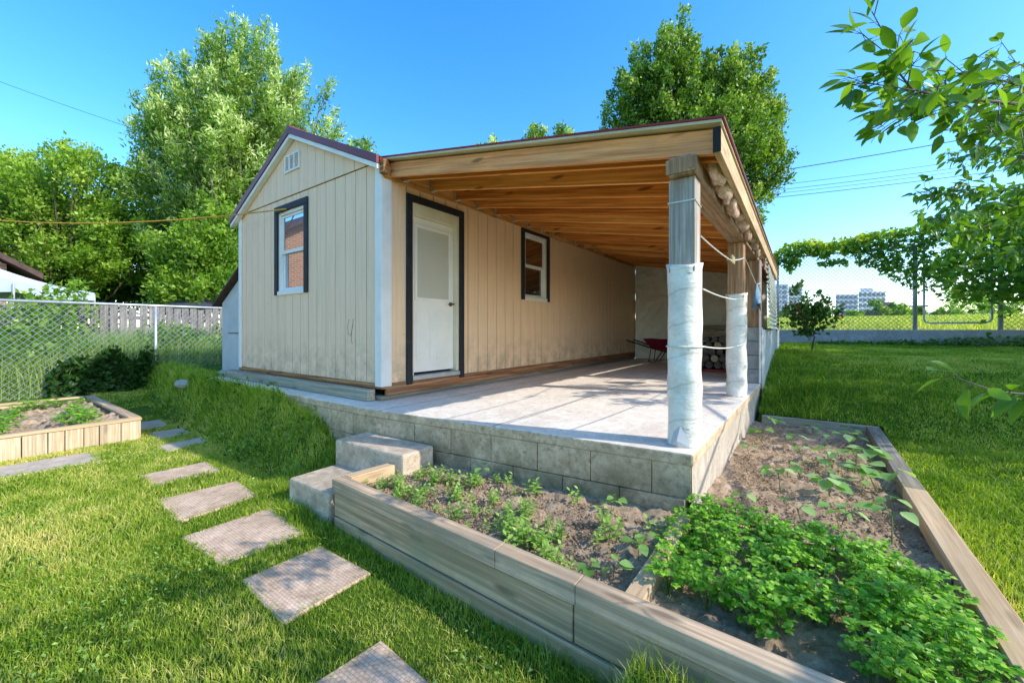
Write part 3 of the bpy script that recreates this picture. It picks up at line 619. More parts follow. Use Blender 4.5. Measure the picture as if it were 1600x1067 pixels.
# insulation lumps between joists outside the header
for i, y in enumerate(ys_r[:-1]):
    for q in range(1):
        L0 = M(); n1, n2 = 14, 10; cx, cy, cz = -0.515 - (y - 2.9) * 0.012, y + 0.21, ZU(-0.5) - 0.10
        for a in range(n2 + 1):
            for b in range(n1):
                th = PI * a / n2; ph = 2 * PI * b / n1; rr = 1 + 0.22 * math.sin(3 * ph + i * 2.1) * math.sin(th) + random.uniform(-0.09, 0.09)
                rr *= 1 + 0.25 * (vnoise(np.array([th * 2.0 + i]), np.array([ph * 1.5]), 1.0, 5)[0] - .5); L0.v.append((cx + 0.058 * rr * math.sin(th) * math.cos(ph), cy + 0.19 * max(-1, min(1, 1.25 * rr * math.sin(th) * math.sin(ph))), cz + 0.11 * rr * math.cos(th) - 0.02 * (i % 3)))
        for a in range(n2):
            for b in range(n1): c = (b + 1) % n1; L0.f.append((a * n1 + b, (a + 1) * n1 + b, (a + 1) * n1 + c, a * n1 + c))
        L0.build('insulation', insul_m, cp, smooth=True)
# posts
def wrapped(cx, cy, ztop, r, seed):
    rn = random.Random(seed); mm_ = M(); n = 28; rows = 40
    for i in range(rows + 1):
        z = 0.652 + (ztop - 0.652) * i / rows
        for k in range(n):
            t = 2 * PI * k / n
            rr = r * (1 + 0.02 * math.sin(t * 3 + z * 9) + 0.018 * math.sin(t * 2 - z * 17) + rn.uniform(-0.003, 0.003) + 0.03 * math.sin(t * 2 + z * 26) * max(0, math.sin(z * 5 + seed * 2)))
            if i == rows: rr *= 1.08
            mm_.v.append((cx + rr * math.cos(t), cy + rr * math.sin(t), z + 0.012 * math.sin(t * 2 + seed) * (i in (0, rows)) * (1 if i else 0)))
    for i in range(rows):
        for k in range(n): q = (k + 1) % n; mm_.f.append((i * n + k, i * n + q, (i + 1) * n + q, (i + 1) * n + k))
    mm_.f.append(tuple(rows * n + k for k in range(n)))
    return mm_
for cy, zt, sd, mat in ((2.84, 1.82, 1, post_z), (5.25, 1.80, 2, brown_z)):
    p = M().box(-0.735, -0.575, cy - 0.08, cy + 0.08, zt - 0.05, 2.373).build('post', mat, cp, 0.004)
    wrapped(-0.655, cy, zt, 0.105, sd).build('plastic_wrap', wrap_m, p, smooth=True)
    M().tube([(-0.655 + 0.118 * math.cos(t), cy + 0.118 * math.sin(t), 2.22 if sd == 1 else 2.19) for t in np.linspace(0, 2 * PI, 5)[:-1] + PI / 4] + [(-0.655 + 0.118 * math.cos(PI / 4), cy + 0.118 * math.sin(PI / 4), 2.21 if sd == 1 else 2.19)], 0.005, 5).build('tied_cord', rope_m, p)
# torn flap at post foot
fl = M(); fl.v = [(-0.72, 2.745, 0.66), (-0.66, 2.715, 0.655), (-0.60, 2.73, 0.66), (-0.70, 2.735, 0.74), (-0.655, 2.722, 0.79), (-0.61, 2.735, 0.72), (-0.67, 2.70, 0.70)]
fl.f = [(0, 1, 6), (1, 2, 6), (2, 5, 6), (5, 4, 6), (4, 3, 6), (3, 0, 6)]; fl.build('torn_wrap', wallply, cp)
for z0, z1 in ((0.652, 0.845), (0.85, 1.04), (1.045, 1.235), (1.24, 1.43)):
    M().box(-0.72, -0.52, 6.60, 6.99, z0, z1).build('concrete_block', cinder_m, cp, 0.006)
M().box(-0.71, -0.53, 6.61, 6.80, 1.435, 2.37).build('post', brown_z, cp, 0.004)
M().box(-0.70, -0.53, 6.995, 10.4, 0.652, 1.42).build('block_wall', cinder_m, cp)
sh = M()   # vertically ribbed grey sheet on the outer side
y = 6.62
while y < 10.4:
    sh.hexa([(-0.517, y, 0.45), (-0.490, y + 0.03, 0.45), (-0.490, y + 0.06, 0.45), (-0.517, y + 0.09, 0.45), (-0.517, y, 1.40), (-0.490, y + 0.03, 1.40), (-0.490, y + 0.06, 1.40), (-0.517, y + 0.09, 1.40)]); y += 0.1
sh.build('ribbed_sheet', sheet_m, cp)
sh = M(); n = 60; b = 0
for i in range(n * 2 + 1):
    z = 1.40 + 0.98 * i / (n * 2); x = -0.47 + 0.02 * math.sin(i / (n * 2) * 2 * PI * 14) + 0.04 * (1 - i / (n * 2))
    sh.v += [(x, 6.85, z), (x - 0.10, 10.4, z)]
sh.f = [(2 * i, 2 * i + 1, 2 * i + 3, 2 * i + 2) for i in range(n * 2)]
sh.build('corrugated_sheet', corr_m, cp, smooth=True)
M().box(-0.545, -0.525, 6.57, 6.598, 0.66, 2.36).build('corner_strip', white, cp)
# tarp at the back
X_, Z_ = np.meshgrid(np.linspace(-3.59, -0.71, 130), np.linspace(0.665, 2.9, 110))
Z_ = 0.665 + (Z_ - 0.665) / (2.9 - 0.665) * (ZU(X_) - 0.03 - 0.665)
Yt = 10.33 + 0.05 * (vnoise(X_ + Z_ * 0.6, Z_ - X_ * 0.8, 3.0, 5) - 0.5) + 0.10 * (np.abs(vnoise(X_ * 1.0 - Z_ * 0.7, Z_ * 0.35 + X_ * 0.5, 5.0, 8) - 0.5)) + 0.03 * vnoise(X_, Z_, 11, 9)
nx = 130; i = (np.arange(109)[:, None] * nx + np.arange(129)[None, :]).ravel()
t = np_mesh('tarpaulin', np.stack([X_.ravel(), Yt.ravel(), Z_.ravel()], 1), np.stack([i, i + 1, i + nx + 1, i + nx], 1), tarp_m, smooth=True)
tag(t, 'wrinkled beige plastic sheet closing the back end of the carport', 'tarpaulin')
M().hexa([(x, y, z) for z in (0.652, None) for x, y in ((-3.6, 10.42), (-0.64, 10.42), (-0.64, 10.47), (-3.6, 10.47)) for z in ((0.652 if z else ZU(x) - 0.002),)]).build('back_wall', fence_z, cp)
# ------------------------------------------------------------------ things under the carport
wb = thing('wheelbarrow', (-2.75, 9.75, 0.65), 'small red wheelbarrow by the plastic sheet at the back of the carport', 'wheelbarrow')
def V3(a, b, c): return (-2.75 + a, 9.75 + b, 0.65 + c)
t_ = M().hexa([V3(-0.18, -0.16, .30), V3(0.22, -0.16, .26), V3(0.22, 0.16, .26), V3(-0.18, 0.16, .30), V3(-0.36, -0.28, .54), V3(0.42, -0.28, .50), V3(0.42, 0.28, .50), V3(-0.36, 0.28, .54)])
t_.f.pop(1); t_.build('tray', redpl, wb, 0.01)
for s_ in (-1, 1):
    M().tube([V3(-0.75, 0.26 * s_, .50), V3(-0.3, 0.20 * s_, .36), V3(0.2, 0.12 * s_, .22), V3(0.42, 0.05 * s_, .19)], 0.016, 7).build('handle', rubber, wb)
    M().tube([V3(-0.2, 0.18 * s_, .30), V3(-0.24, 0.2 * s_, 0.01), V3(-0.1, 0.2 * s_, 0.01), V3(0.05, 0.15 * s_, .25)], 0.012, 7).build('leg', redpl, wb)
w_ = M().tube([V3(0.42 + 0.15 * math.cos(t), 0, 0.19 + 0.15 * math.sin(t)) for t in np.linspace(0, 2 * PI, 21)], 0.036, 8).build('wheel', rubber, wb, smooth=True)
M().tube([V3(0.42, -0.03, 0.19), V3(0.42, 0.03, 0.19)], 0.11, 14).build('rim', redpl, w_)
bn = thing('work_bench', (-1.45, 9.6, 0.65), 'rough board bench behind the second wrapped post at the carport back', 'bench')
M().box(-2.35, -0.8, 9.35, 9.95, 1.30, 1.345).build('bench_top', bed_x, bn, 0.004)
M().box(-2.35, -0.8, 9.90, 9.94, 1.40, 1.50).build('back_board', grey_x, bn, 0.004)
for x, y in ((-2.3, 9.4), (-0.86, 9.4), (-2.3, 9.88), (-0.86, 9.88)): M().box(x, x + 0.07, y, y + 0.05, 0.652, 1.299).build('leg', brown_z, bn)
pb = M().box(-2.05, -0.85, 7.9, 8.9, 0.655, 0.70).build('plywood_board', redpl, None, 0.004); tag(pb, 'dull red board lying flat under the firewood pile', 'board')
rl = random.Random(3); k = 0; FW = []
for row, n in enumerate((7, 6, 5, 4, 3)):
    for j in range(n):
        r = rl.uniform(0.05, 0.068); x = -1.85 + 0.135 * j + row * 0.09 + rl.uniform(-.01, .01); z = 0.765 + row * 0.115
        lg = thing('firewood_log', (x, 8.05, z), 'split firewood log with pale cut end in the stack', 'firewood', 'firewood logs stacked on the red board')
        y0 = 8.0 + rl.uniform(0, .12)
        M().tube([(x, y0, z), (x + rl.uniform(-.01, .01), y0 + 0.38, z)], r, 9).build('bark', logbark, lg)
        M().tube([(x, y0 - 0.004, z), (x, y0 + 0.001, z)], r * 0.93, 9).build('cut_end', logend if (row * 5 + j * 3) % 7 == 0 else logbark, lg)
# clothes lines
def sag(a, b, s, n=12): a = Vector(a); b = Vector(b); return [tuple(a.lerp(b, t) - Vector((0, 0, s * 4 * t * (1 - t)))) for t in np.linspace(0, 1, n)]
o = M().tube(sag((-0.575, 2.93, 2.02), (-0.575, 4.25, 2.04), 0.01) + sag((-0.575, 4.3, 2.045), (-0.575, 5.17, 2.19), 0.005), 0.005, 5).build('clothes_line', rope_m); tag(o, 'white cord slung between the two carport posts below the header', 'cord')
o = M().tube(sag((-0.555, 2.9, 1.665), (-0.56, 5.18, 1.74), 0.03), 0.005, 5).build('clothes_line', rope_m); tag(o, 'middle white cord between the tops of the plastic wrapped posts', 'cord')
ring = [(-0.655 + 0.112 * math.cos(t), 2.84 + 0.112 * math.sin(t), 1.29) for t in np.linspace(0.5, 0.5 + 2 * PI, 24)]
o = M().tube(ring + sag((-0.56, 2.9, 1.29), (-0.56, 5.15, 1.25), 0.03), 0.005, 5).build('clothes_line', rope_m); tag(o, 'lowest white cord looped round the wrapped front post', 'cord')
o = M().tube(sag((-0.57, 5.33, 2.19), (-0.53, 6.0, 1.98), 0.0, 4) + sag((-0.53, 6.0, 1.98), (-0.53, 6.6, 2.05), 0.01, 4), 0.005, 5).build('clothes_line', rope_m); tag(o, 'short white cord from second post to the block pillar', 'cord')
for k in range(3):
    o = M().box(-0.583, -0.567, 4.30 + k * 0.06, 4.325 + k * 0.06, 2.03, 2.10).build('clothes_peg', peg_m, None, 0.002); tag(o, 'wooden clothes peg clipped on the cord between the carport posts', 'clothes peg', 'clothes pegs on the cord')
cl = M(); nn = 10
for i in range(9):
    for j in range(nn):
        t = 2 * PI * j / nn; w = 0.02 + 0.11 * (i / 8) ** 0.8; w *= 1 + 0.25 * math.sin(3 * t + i * .5)
        cl.v.append((-0.52 + 0.4 * w * math.cos(t), 6.0 + 1.5 * w * math.sin(t), 1.98 - 0.30 * i / 8 - 0.05 * math.sin(2 * t) * (i / 8)))
for i in range(8):
    for j in range(nn): q = (j + 1) % nn; cl.f.append((i * nn + j, i * nn + q, (i + 1) * nn + q, (i + 1) * nn + j))
o = cl.build('hanging_cloth', cloth_m, smooth=True); tag(o, 'blue grey cloth hanging from the cord beside the block pillar', 'cloth')
# ------------------------------------------------------------------ planter boxes
def soil(name, x0, x1, y0, y1, z, par, amp=0.032, seed=1, step=0.02):
    xs = np.arange(x0, x1 + step, step); ys = np.arange(y0, y1 + step, step); X, Y = np.meshgrid(xs, ys)
    Z = z + amp * (vnoise(X, Y, 2.2, seed) - 0.5) + amp * 0.9 * (vnoise(X, Y, 7, seed + 1) - 0.5) + amp * 0.9 * (vnoise(X, Y, 19, seed + 2) - 0.5) + amp * 0.7 * (RNG.random(X.shape) - 0.5)
    nx = len(xs); i = (np.arange(len(ys) - 1)[:, None] * nx + np.arange(nx - 1)[None, :]).ravel()
    return np_mesh(name, np.stack([X.ravel(), Y.ravel(), Z.ravel()], 1), np.stack([i, i + 1, i + nx + 1, i + nx], 1), soil_m, par)
pl = thing('garden_planter', (-1.0, 1.6, 0), 'L-shaped raised timber planter wrapped round the front corner of the platform', 'planter')
yf = lambda x: 1.585 - (x + 2.715) * 0.037      # outer face of the front boards
def fb(x0, x1, z0, z1, d0, d1, name, mat, bev=0.004):
    M().hexa([(x0, yf(x0) + d0, z0), (x1, yf(x1) + d0, z0), (x1, yf(x1) + d1, z0), (x0, yf(x0) + d1, z0), (x0, yf(x0) + d0, z1), (x1, yf(x1) + d0, z1), (x1, yf(x1) + d1, z1), (x0, yf(x0) + d1, z1)]).build(name, mat, pl, bev)
for a, b, dd in ((-2.715, -1.2125, 0), (-1.21, -0.7775, .001), (-0.775, 0.63, -.001)): fb(a, b, 0.262, 0.35, dd, 0.088, 'top_timber', bed_x, 0.003)
for a, b, dd in ((-2.70, -0.795, 0.012), (-0.79, 0.62, 0.016)): fb(a, b, 0.095, 0.252, dd, 0.07, 'front_board', low_x)
for a, b, dd in ((-2.69, -0.35, 0.0), (-0.345, 0.62, .003)): fb(a, b, -0.12, 0.088, dd + 0.004, 0.06, 'front_board', low_x)
M().hexa([(-2.72, 1.68, 0.262), (-2.63, 1.68, 0.262), (-2.57, 2.38, 0.262), (-2.655, 2.38, 0.262), (-2.72, 1.68, 0.35), (-2.63, 1.68, 0.35), (-2.57, 2.38, 0.35), (-2.655, 2.38, 0.35)]).build('side_timber', bed_y, pl, 0.005)
M().hexa([(-2.71, 1.68, -0.1), (-2.66, 1.68, -0.1), (-2.6, 2.36, -0.1), (-2.65, 2.36, -0.1), (-2.71, 1.68, 0.255), (-2.66, 1.68, 0.255), (-2.6, 2.36, 0.255), (-2.65, 2.36, 0.255)]).build('side_board', bed_y, pl, 0.004)
for a, b, k in ((1.55, 3.75, 0), (3.755, 5.86, 1)):
    M().box(0.515, 0.63, a, b, 0.262, 0.352 - 0.003 * k).build('side_timber', bed_y if k == 0 else grey_y, pl, 0.006)
    M().box(0.535, 0.62, a, b, -0.05, 0.258).build('side_board', bed_y, pl, 0.004)
M().box(-0.46, 0.63, 5.865, 5.955, 0.255, 0.345).build('back_timber', grey_x, pl, 0.006)
M().hexa([(-0.605, 1.60, 0.262), (-0.525, 1.595, 0.262), (-0.535, 2.50, 0.262), (-0.60, 2.50, 0.262), (-0.605, 1.60, 0.335), (-0.525, 1.595, 0.335), (-0.535, 2.50, 0.335), (-0.60, 2.50, 0.335)]).build('divider_board', bed_y, pl, 0.004)
M().box(-0.52, 0.51, 2.565, 2.60, 0.22, 0.315).build('divider_board', bed_x, pl, 0.004)
soil('soil', -2.62, 0.53, 1.62, 2.64, 0.265, pl, seed=11); soil('soil', -0.56, 0.53, 2.60, 5.88, 0.265, pl, seed=31)
# left planter
pl2 = thing('garden_planter', (-8.0, 1.0, 0), 'raised vegetable planter of pale upright planks near the chain link fence', 'planter')
x_ = -6.88; y = 1.44; k = 0
while y > -2.2:
    w = random.choice((0.13, 0.15, 0.19, 0.2)); M().box(x_ - 0.03, x_ + (0.004 if k % 2 else 0.0), y - w + 0.008, y, -0.05, 0.248 - random.uniform(0, .006)).build('plank', plank_z, pl2, 0.003); y -= w; k += 1
y = 1.44
x2 = x_ - 0.04
while x2 > -9.8:
    w = 0.17; M().box(x2 - w + 0.008, x2, y - 0.03, y, -0.05, 0.246).build('plank', plank_z, pl2, 0.003); x2 -= w
M().box(-6.97, -6.87, -2.2, 1.45, 0.25, 0.285).build('cap_board', bed_y, pl2, 0.004)
M().hexa([(-6.975, 1.34, 0.25), (-6.975, 1.455, 0.25), (-9.85, 1.455, 0.25), (-9.85, 1.34, 0.25), (-6.975, 1.34, 0.287), (-6.975, 1.455, 0.287), (-9.85, 1.455, 0.287), (-9.85, 1.34, 0.287)][::1]).build('cap_board', bed_x, pl2, 0.004)
M().box(-9.85, -9.75, -2.2, 1.33, 0.24, 0.29).build('cap_board', bed_y, pl2, 0.004)
M().box(-9.60, -9.50, -2.2, 0.9, 0.24, 0.275).build('cap_board', bed_y, pl2, 0.004)
soil('soil', -9.76, -6.92, -2.2, 1.42, 0.20, pl2, 0.07, 51, 0.03)
# ------------------------------------------------------------------ paving stones and rock
STN = [[(-1.60, 0.55), (-1.55, 1.14), (-1.02, 1.10), (-1.08, 0.52)],
       [(-2.55, 0.955), (-2.54, 1.41), (-2.02, 1.42), (-2.01, 0.93)],
       [(-3.40, 0.915), (-3.40, 1.49), (-2.78, 1.43), (-2.80, 0.945)],
       [(-4.30, 1.00), (-4.25, 1.56), (-3.74, 1.53), (-3.68, 0.975)],
       [(-5.16, 1.07), (-5.14, 1.60), (-4.67, 1.59), (-4.70, 1.06)],
       [(-6.30, 1.47), (-6.36, 1.93), (-6.02, 1.90), (-5.92, 1.47)],
       [(-7.18, 1.58), (-7.18, 1.96), (-6.68, 1.91), (-6.60, 1.53)],
       [(-8.15, 1.60), (-8.10, 1.93), (-7.48, 1.88), (-7.45, 1.56)],
       [(-9.0, 1.66), (-9.0, 2.02), (-8.50, 1.99), (-8.40, 1.66)],
       [(-6.66, -0.35), (-6.62, 1.0), (-6.08, 0.96), (-6.14, -0.35)]]
SL = ['waffle textured paving stone nearest the camera at the bottom edge', 'brown waffle textured paving stone dappled by leaf shadow beside the big planter',
      'large pale waffle textured paving stone in full sun left of the planter corner', 'paving stone in line with the lower step, third sunny one from the camera',
      'paving stone whose right end lies in the shed shadow', 'shaded paving stone just past the sunlit ones', 'shaded paving stone beside the corner of the plank planter',
      'small shaded paving stone beyond the plank planter corner', 'farthest small paving stone of the path near the fence', 'long plain paving slab in the lawn in front of the plank planter']
for i, P in enumerate(STN):
    mm = M().prism(P, -0.03, 0.014); o = mm.build('paving_stone', pave_m if i < 5 else pavep_m, None, 0.008); tag(o, SL[i], 'paving stone')
    if o.data.polygons[1].normal.z < 0: o.data.flip_normals()
rk = M(); n1, n2 = 12, 8; r9 = random.Random(4)
for a in range(n2 + 1):
    for b in range(n1):
        th = PI * a / n2; ph = 2 * PI * b / n1; q = 1 + r9.uniform(-.1, .1)
        rk.v.append((-8.25 + 0.26 * q * math.sin(th) * math.cos(ph), 2.28 + 0.14 * q * math.sin(th) * math.sin(ph), 0.52 + 0.07 * q * math.cos(th)))
for a in range(n2):
    for b in range(n1): c = (b + 1) % n1; rk.f.append((a * n1 + b, (a + 1) * n1 + b, (a + 1) * n1 + c, a * n1 + c))
tag(rk.build('garden_rock', rock_m, smooth=False), 'pale flat rock lying in the grass left of the shed', 'rock')
# ------------------------------------------------------------------ fences
def chainlink(mm, a, b, z0, z1, p, r):
    """a,b = xy ends; two families of diagonal wires"""
    a = np.array(a, float); b = np.array(b, float); Lh = np.linalg.norm(b - a); d = (b - a) / Lh; H_ = z1 - z0
    for fam in (0, 1):
        s0 = -H_
        while s0 < Lh:
            t0, t1 = max(0, -s0), min(H_, Lh - s0)
            if t1 > t0 + 0.02:
                u0, u1 = s0 + t0, s0 + t1; q0, q1 = z0 + t0, z0 + t1
                if fam: q0, q1 = z1 - t0, z1 - t1
                mm.tube([(*(a + d * u0), q0), (*(a + d * u1), q1)], r, 3, False)
            s0 += p
    return mm
fl_ = thing('chain_link_fence', (-10.2, 2.0, 0.28), 'galvanised chain link fence with weeds behind it left of the shed', 'fence')
chainlink(M(), (-10.2, -1.8), (-10.2, 6.5), 0.28, 1.82, 0.095, 0.0036).build('wire_mesh', galv, fl_)
M().tube([(-10.2, -1.8, 1.86), (-10.2, 6.5, 1.86)], 0.024, 8).build('top_rail', galv, fl_, smooth=True)
for y in (-0.65, 2.35, 5.2): M().tube([(-10.2, y, 0.1), (-10.2, y, 1.84)], 0.026, 8).build('fence_post', galv, fl_, smooth=True)
cw = M().box(-5, 12, 14.05, 14.25, 0.8, 1.395).build('concrete_curb', curb_m, None, 0.01); tag(cw, 'low grey concrete retaining curb under the back chain link fence', 'curb wall')
meshw = painted('dull_wire', (0.22, 0.24, 0.27), 0.1, 8, 0.6)
fb_ = thing('chain_link_fence', (0.5, 14.15, 1.4), 'tall chain link fence on the concrete curb along the back lawn', 'fence')
chainlink(M(), (-2.6, 14.15), (2.20, 14.15), 1.40, 3.45, 0.10, 0.0062).build('wire_mesh', meshw, fb_)
chainlink(M(), (3.62, 14.15), (7, 14.15), 1.40, 3.45, 0.10, 0.0062).build('wire_mesh', meshw, fb_)
M().tube([(-2.6, 14.15, 3.47), (2.2, 14.15, 3.47)], 0.022, 8).build('top_rail', galv, fb_)
for x, r in ((-2.5, 0.028), (-0.70, 0.028), (2.17, 0.045), (3.58, 0.045), (5.5, 0.03)): M().tube([(x, 14.15, 1.38), (x, 14.15, 3.5)], r, 10).build('fence_post', galv, fb_, smooth=True)
gt = thing('metal_gate', (2.9, 14.15, 1.4), 'round cornered chain link gate in the back fence', 'gate')
gp = [(2.33, 14.15, 3.4), (2.33, 14.15, 1.66), (2.36, 14.15, 1.59), (2.43, 14.15, 1.56), (3.34, 14.15, 1.56), (3.42, 14.15, 1.59), (3.45, 14.15, 1.66), (3.45, 14.15, 3.4)]
M().tube(gp, 0.024, 8).build('gate_frame', galv, gt, smooth=True)
chainlink(M(), (2.34, 14.15), (3.44, 14.15), 1.57, 3.4, 0.085, 0.0032).build('wire_mesh', galv, gt)
M().tube([(2.05, 14.12, 1.98), (2.4, 14.12, 1.98)], 0.018, 6).build('latch', galv, gt)
bf = thing('board_fence', (-12, 2, 0.3), 'weathered grey vertical board fence behind the weeds', 'fence')
mm = M(); y = -3.0
while y < 8: q = random.uniform(0, .03); mm.box(-12.0 - q, -11.98 - q, y, y + 0.13, 0.25, 1.93 + random.uniform(-.06, .05)); y += 0.15 + random.choice((0, 0, .01, .04))
mm.build('board_panel', fence_z, bf)
M().box(-12.06, -12.0, -3, 8, 1.62, 1.70).box(-12.06, -12.0, -3, 8, 0.6, 0.68).build('fence_rail', fence_z, bf)
# ------------------------------------------------------------------ neighbours: house, canopy, parasol
hs = thing('brick_house', (-22, -4, 0.3), 'neighbouring brick house with brown shingle roof behind the white canopy', 'house')
hx0, hx1, hy0, hy1, he, hr = -27, -17, -9.5, 0.9, 3.1, 6.5; hym = -4.3
hw = M(); b0 = [(hx0, hy0, 0), (hx1, hy0, 0), (hx1, hy1, 0), (hx0, hy1, 0), (hx0, hy0, he), (hx1, hy0, he), (hx1, hy1, he), (hx0, hy1, he), (hx0, hym, hr), (hx1, hym, hr)]
hw.v = b0; hw.f = [(0, 1, 5, 4), (1, 2, 6, 9, 5), (2, 3, 7, 6), (3, 0, 4, 8, 7)]; hw.build('wall', brick_m, hs)
M().hexa([(hx0 - .4, hym, hr + .02), (hx1 + .4, hym, hr + .02), (hx1 + .4, hy1 + .6, he - .35), (hx0 - .4, hy1 + .6, he - .35), (hx0 - .4, hym, hr + .17), (hx1 + .4, hym, hr + .17), (hx1 + .4, hy1 + .6, he - .2), (hx0 - .4, hy1 + .6, he - .2)]).build('roof', shingle_m, hs)
M().hexa([(hx0 - .4, hy0 - .6, he - .35), (hx1 + .4, hy0 - .6, he - .35), (hx1 + .4, hym, hr + .02), (hx0 - .4, hym, hr + .02), (hx0 - .4, hy0 - .6, he - .2), (hx1 + .4, hy0 - .6, he - .2), (hx1 + .4, hym, hr + .17), (hx0 - .4, hym, hr + .17)]).build('roof', shingle_m, hs)
M().box(-17.02, -16.96, -7.6, -6.5, 1.4, 2.4).build('window', white, hs)
cn = thing('canopy_tent', (-14.4, 0.2, 0.3), 'white pop-up canopy tent behind the fence at the left edge', 'canopy')
cc = [(-12.6, 0.75), (-14.8, 2.2), (-16.5, -0.2), (-14.3, -1.65)]; pk = (-14.5, 0.25, 2.95)
ct = M(); n = 10
for s_ in range(4):
    a = Vector((*cc[s_], 2.34)); b = Vector((*cc[(s_ + 1) % 4], 2.34)); P = Vector(pk); base = len(ct.v)
    for i in range(n + 1):
        for j in range(n + 1):
            t = i / n; q = a.lerp(b, j / n).lerp(P, t); q.z -= 0.10 * math.sin(PI * t) + 0.05 * math.sin(PI * j / n) * (1 - t); ct.v.append(tuple(q))
    for i in range(n):
        for j in range(n): k = base + i * (n + 1) + j; ct.f.append((k, k + 1, k + n + 2, k + n + 1))
    base = len(ct.v)
    for j in range(n + 1): q = a.lerp(b, j / n); sg = 0.05 * math.sin(PI * j / n); ct.v += [(q.x, q.y, q.z - sg), (q.x * 1.0, q.y, q.z - sg - 0.2)]
    for j in range(n): k = base + 2 * j; ct.f.append((k, k + 1, k + 3, k + 2))
ct.build('canopy_cloth', canvas_m, cn, smooth=False)
for x, y in cc: M().tube([(x, y, 0.2), (x, y, 2.3)], 0.022, 6).build('leg', galv, cn)
um = thing('garden_parasol', (-15.2, 4.6, 0.3), 'dark grey parasol top showing above the board fence', 'parasol')
uc = M(); uc.v = [(-15.2, 4.6, 2.42)] + [(-15.2 + 1.35 * math.cos(2 * PI * k / 8), 4.6 + 1.35 * math.sin(2 * PI * k / 8), 2.0) for k in range(8)]; uc.f = [(0, 1 + k, 1 + (k + 1) % 8) for k in range(8)]
uc.build('parasol_top', dkcanvas_m, um); M().tube([(-15.2, 4.6, 0.2), (-15.2, 4.6, 2.4)], 0.025, 6).build('pole', galv, um)
# ------------------------------------------------------------------ far buildings
def at(px, d):
    a = math.atan(462 / 638); u = (px - 800) / 638
    return (d * (-math.sin(a) + math.cos(a) * u), d * (math.cos(a) + math.sin(a) * u))
haze = None
def far_block(name, lab, cat, pa, pb, d, zt, mat, nfl, ncol, dep=18, winmat=towerg_m, zb=2.0):
    x0, y0 = at(pa, d); x1, y1 = at(pb, d); c = Vector(((x0 + x1) / 2, (y0 + y1) / 2, 0))
    t = thing(name, (c.x, c.y, 0), lab, cat); a = Vector((x0, y0, 0)); b = Vector((x1, y1, 0)); dr_ = (b - a).normalized(); nn = c.normalized()
    w = M(); q = [a, b, b + nn * dep, a + nn * dep]; w.hexa([(p.x, p.y, zb) for p in q] + [(p.x, p.y, zt) for p in q]); w.build('wall', mat, t)
    first = None; L_ = (b - a).length
    for f in range(nfl):
        for k in range(ncol):
            s0 = L_ * (k + 0.2) / ncol; s1 = L_ * (k + 0.75) / ncol; z1 = zt - (zt - 5) * (f + 0.25) / nfl; z0 = zt - (zt - 5) * (f + 0.8) / nfl
            if first is None:
                p = a + dr_ * s0 - nn * 0.5; r = a + dr_ * s1 - nn * 0.5; p2 = p + nn * 0.3; r2 = r + nn * 0.3
                first = M().hexa([(p.x, p.y, z0), (r.x, r.y, z0), (r2.x, r2.y, z0), (p2.x, p2.y, z0), (p.x, p.y, z1), (r.x, r.y, z1), (r2.x, r2.y, z1), (p2.x, p2.y, z1)]).build('window', winmat, t); s00, z00 = s0, z0
            else:
                o = first.copy(); C.objects.link(o); o.parent = t; o.location = dr_ * (s0 - s00) + Vector((0, 0, z0 - z00))
    return t
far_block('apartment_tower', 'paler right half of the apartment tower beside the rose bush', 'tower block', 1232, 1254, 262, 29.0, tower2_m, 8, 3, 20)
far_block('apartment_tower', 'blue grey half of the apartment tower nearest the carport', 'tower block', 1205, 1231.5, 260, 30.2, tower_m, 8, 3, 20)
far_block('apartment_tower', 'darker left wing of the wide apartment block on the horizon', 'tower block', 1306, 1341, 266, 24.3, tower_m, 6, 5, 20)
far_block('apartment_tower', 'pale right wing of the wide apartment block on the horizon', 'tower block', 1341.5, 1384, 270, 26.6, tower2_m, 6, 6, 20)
far_block('penthouse_block', 'flat roof plant room on top of the wide apartment block', 'building', 1344, 1364, 272, 28.9, tower_m, 1, 3, 10, zb=26.7)
far_block('brown_building', 'low dark brown building right of the wide apartment block', 'building', 1370, 1396, 180, 13.5, brownb_m, 1, 2, 12)
far_block('grey_building', 'low grey building with flat roof beyond the field', 'building', 1394, 1415, 185, 12.3, tower_m, 1, 2, 12)
far_block('white_house', 'distant pale house seen through the chain link gate', 'house', 1438, 1490, 160, 8.2, tower2_m, 1, 4, 12)
ff = thing('picket_fence', (15, 60, 3), 'dark distant picket fence along the top of the field', 'fence'); mm = M()
for k in range(26):
    x, y = at(1300 + k * 3.0, 62); mm.box(x, x + 0.16, y, y + 0.05, 2.5, 4.3 - 0.04 * abs(k - 18) + random.uniform(-.15, .15))
mm.build('picket', farfence_m, ff)
# ------------------------------------------------------------------ wires
W = [((-9, 33, 18.2), (40, 28, 25.5)),]
def wire(pa, ya, pb, yb, d, r, lab, sg=0.3, db=None, hy=515):
    x0, y0 = at(pa, d); x1, y1 = at(pb, db or d)
    o = M().tube(sag((x0, y0, 1.4 + (hy - ya) / 638 * d), (x1, y1, 1.4 + (hy - yb) / 638 * (db or d)), sg, 16), r, 5).build('overhead_wire', wire_m); tag(o, lab, 'wire')
wire(1120, 282, 1800, 160, 36, 0.035, 'thick black overhead wire, topmost of those right of the tree')
wire(1120, 300, 1800, 203, 40, 0.02, 'thin overhead wire just below the thick topmost one', 0.4)
wire(1120, 307, 1800, 215, 40, 0.022, 'middle one of the five overhead wires', 0.4)
wire(1120, 312, 1800, 222, 40, 0.018, 'fourth overhead wire down, close under the middle one', 0.4)
wire(1120, 318, 1800, 232, 36, 0.026, 'lowest of the five overhead wires right of the tree', 0.3)
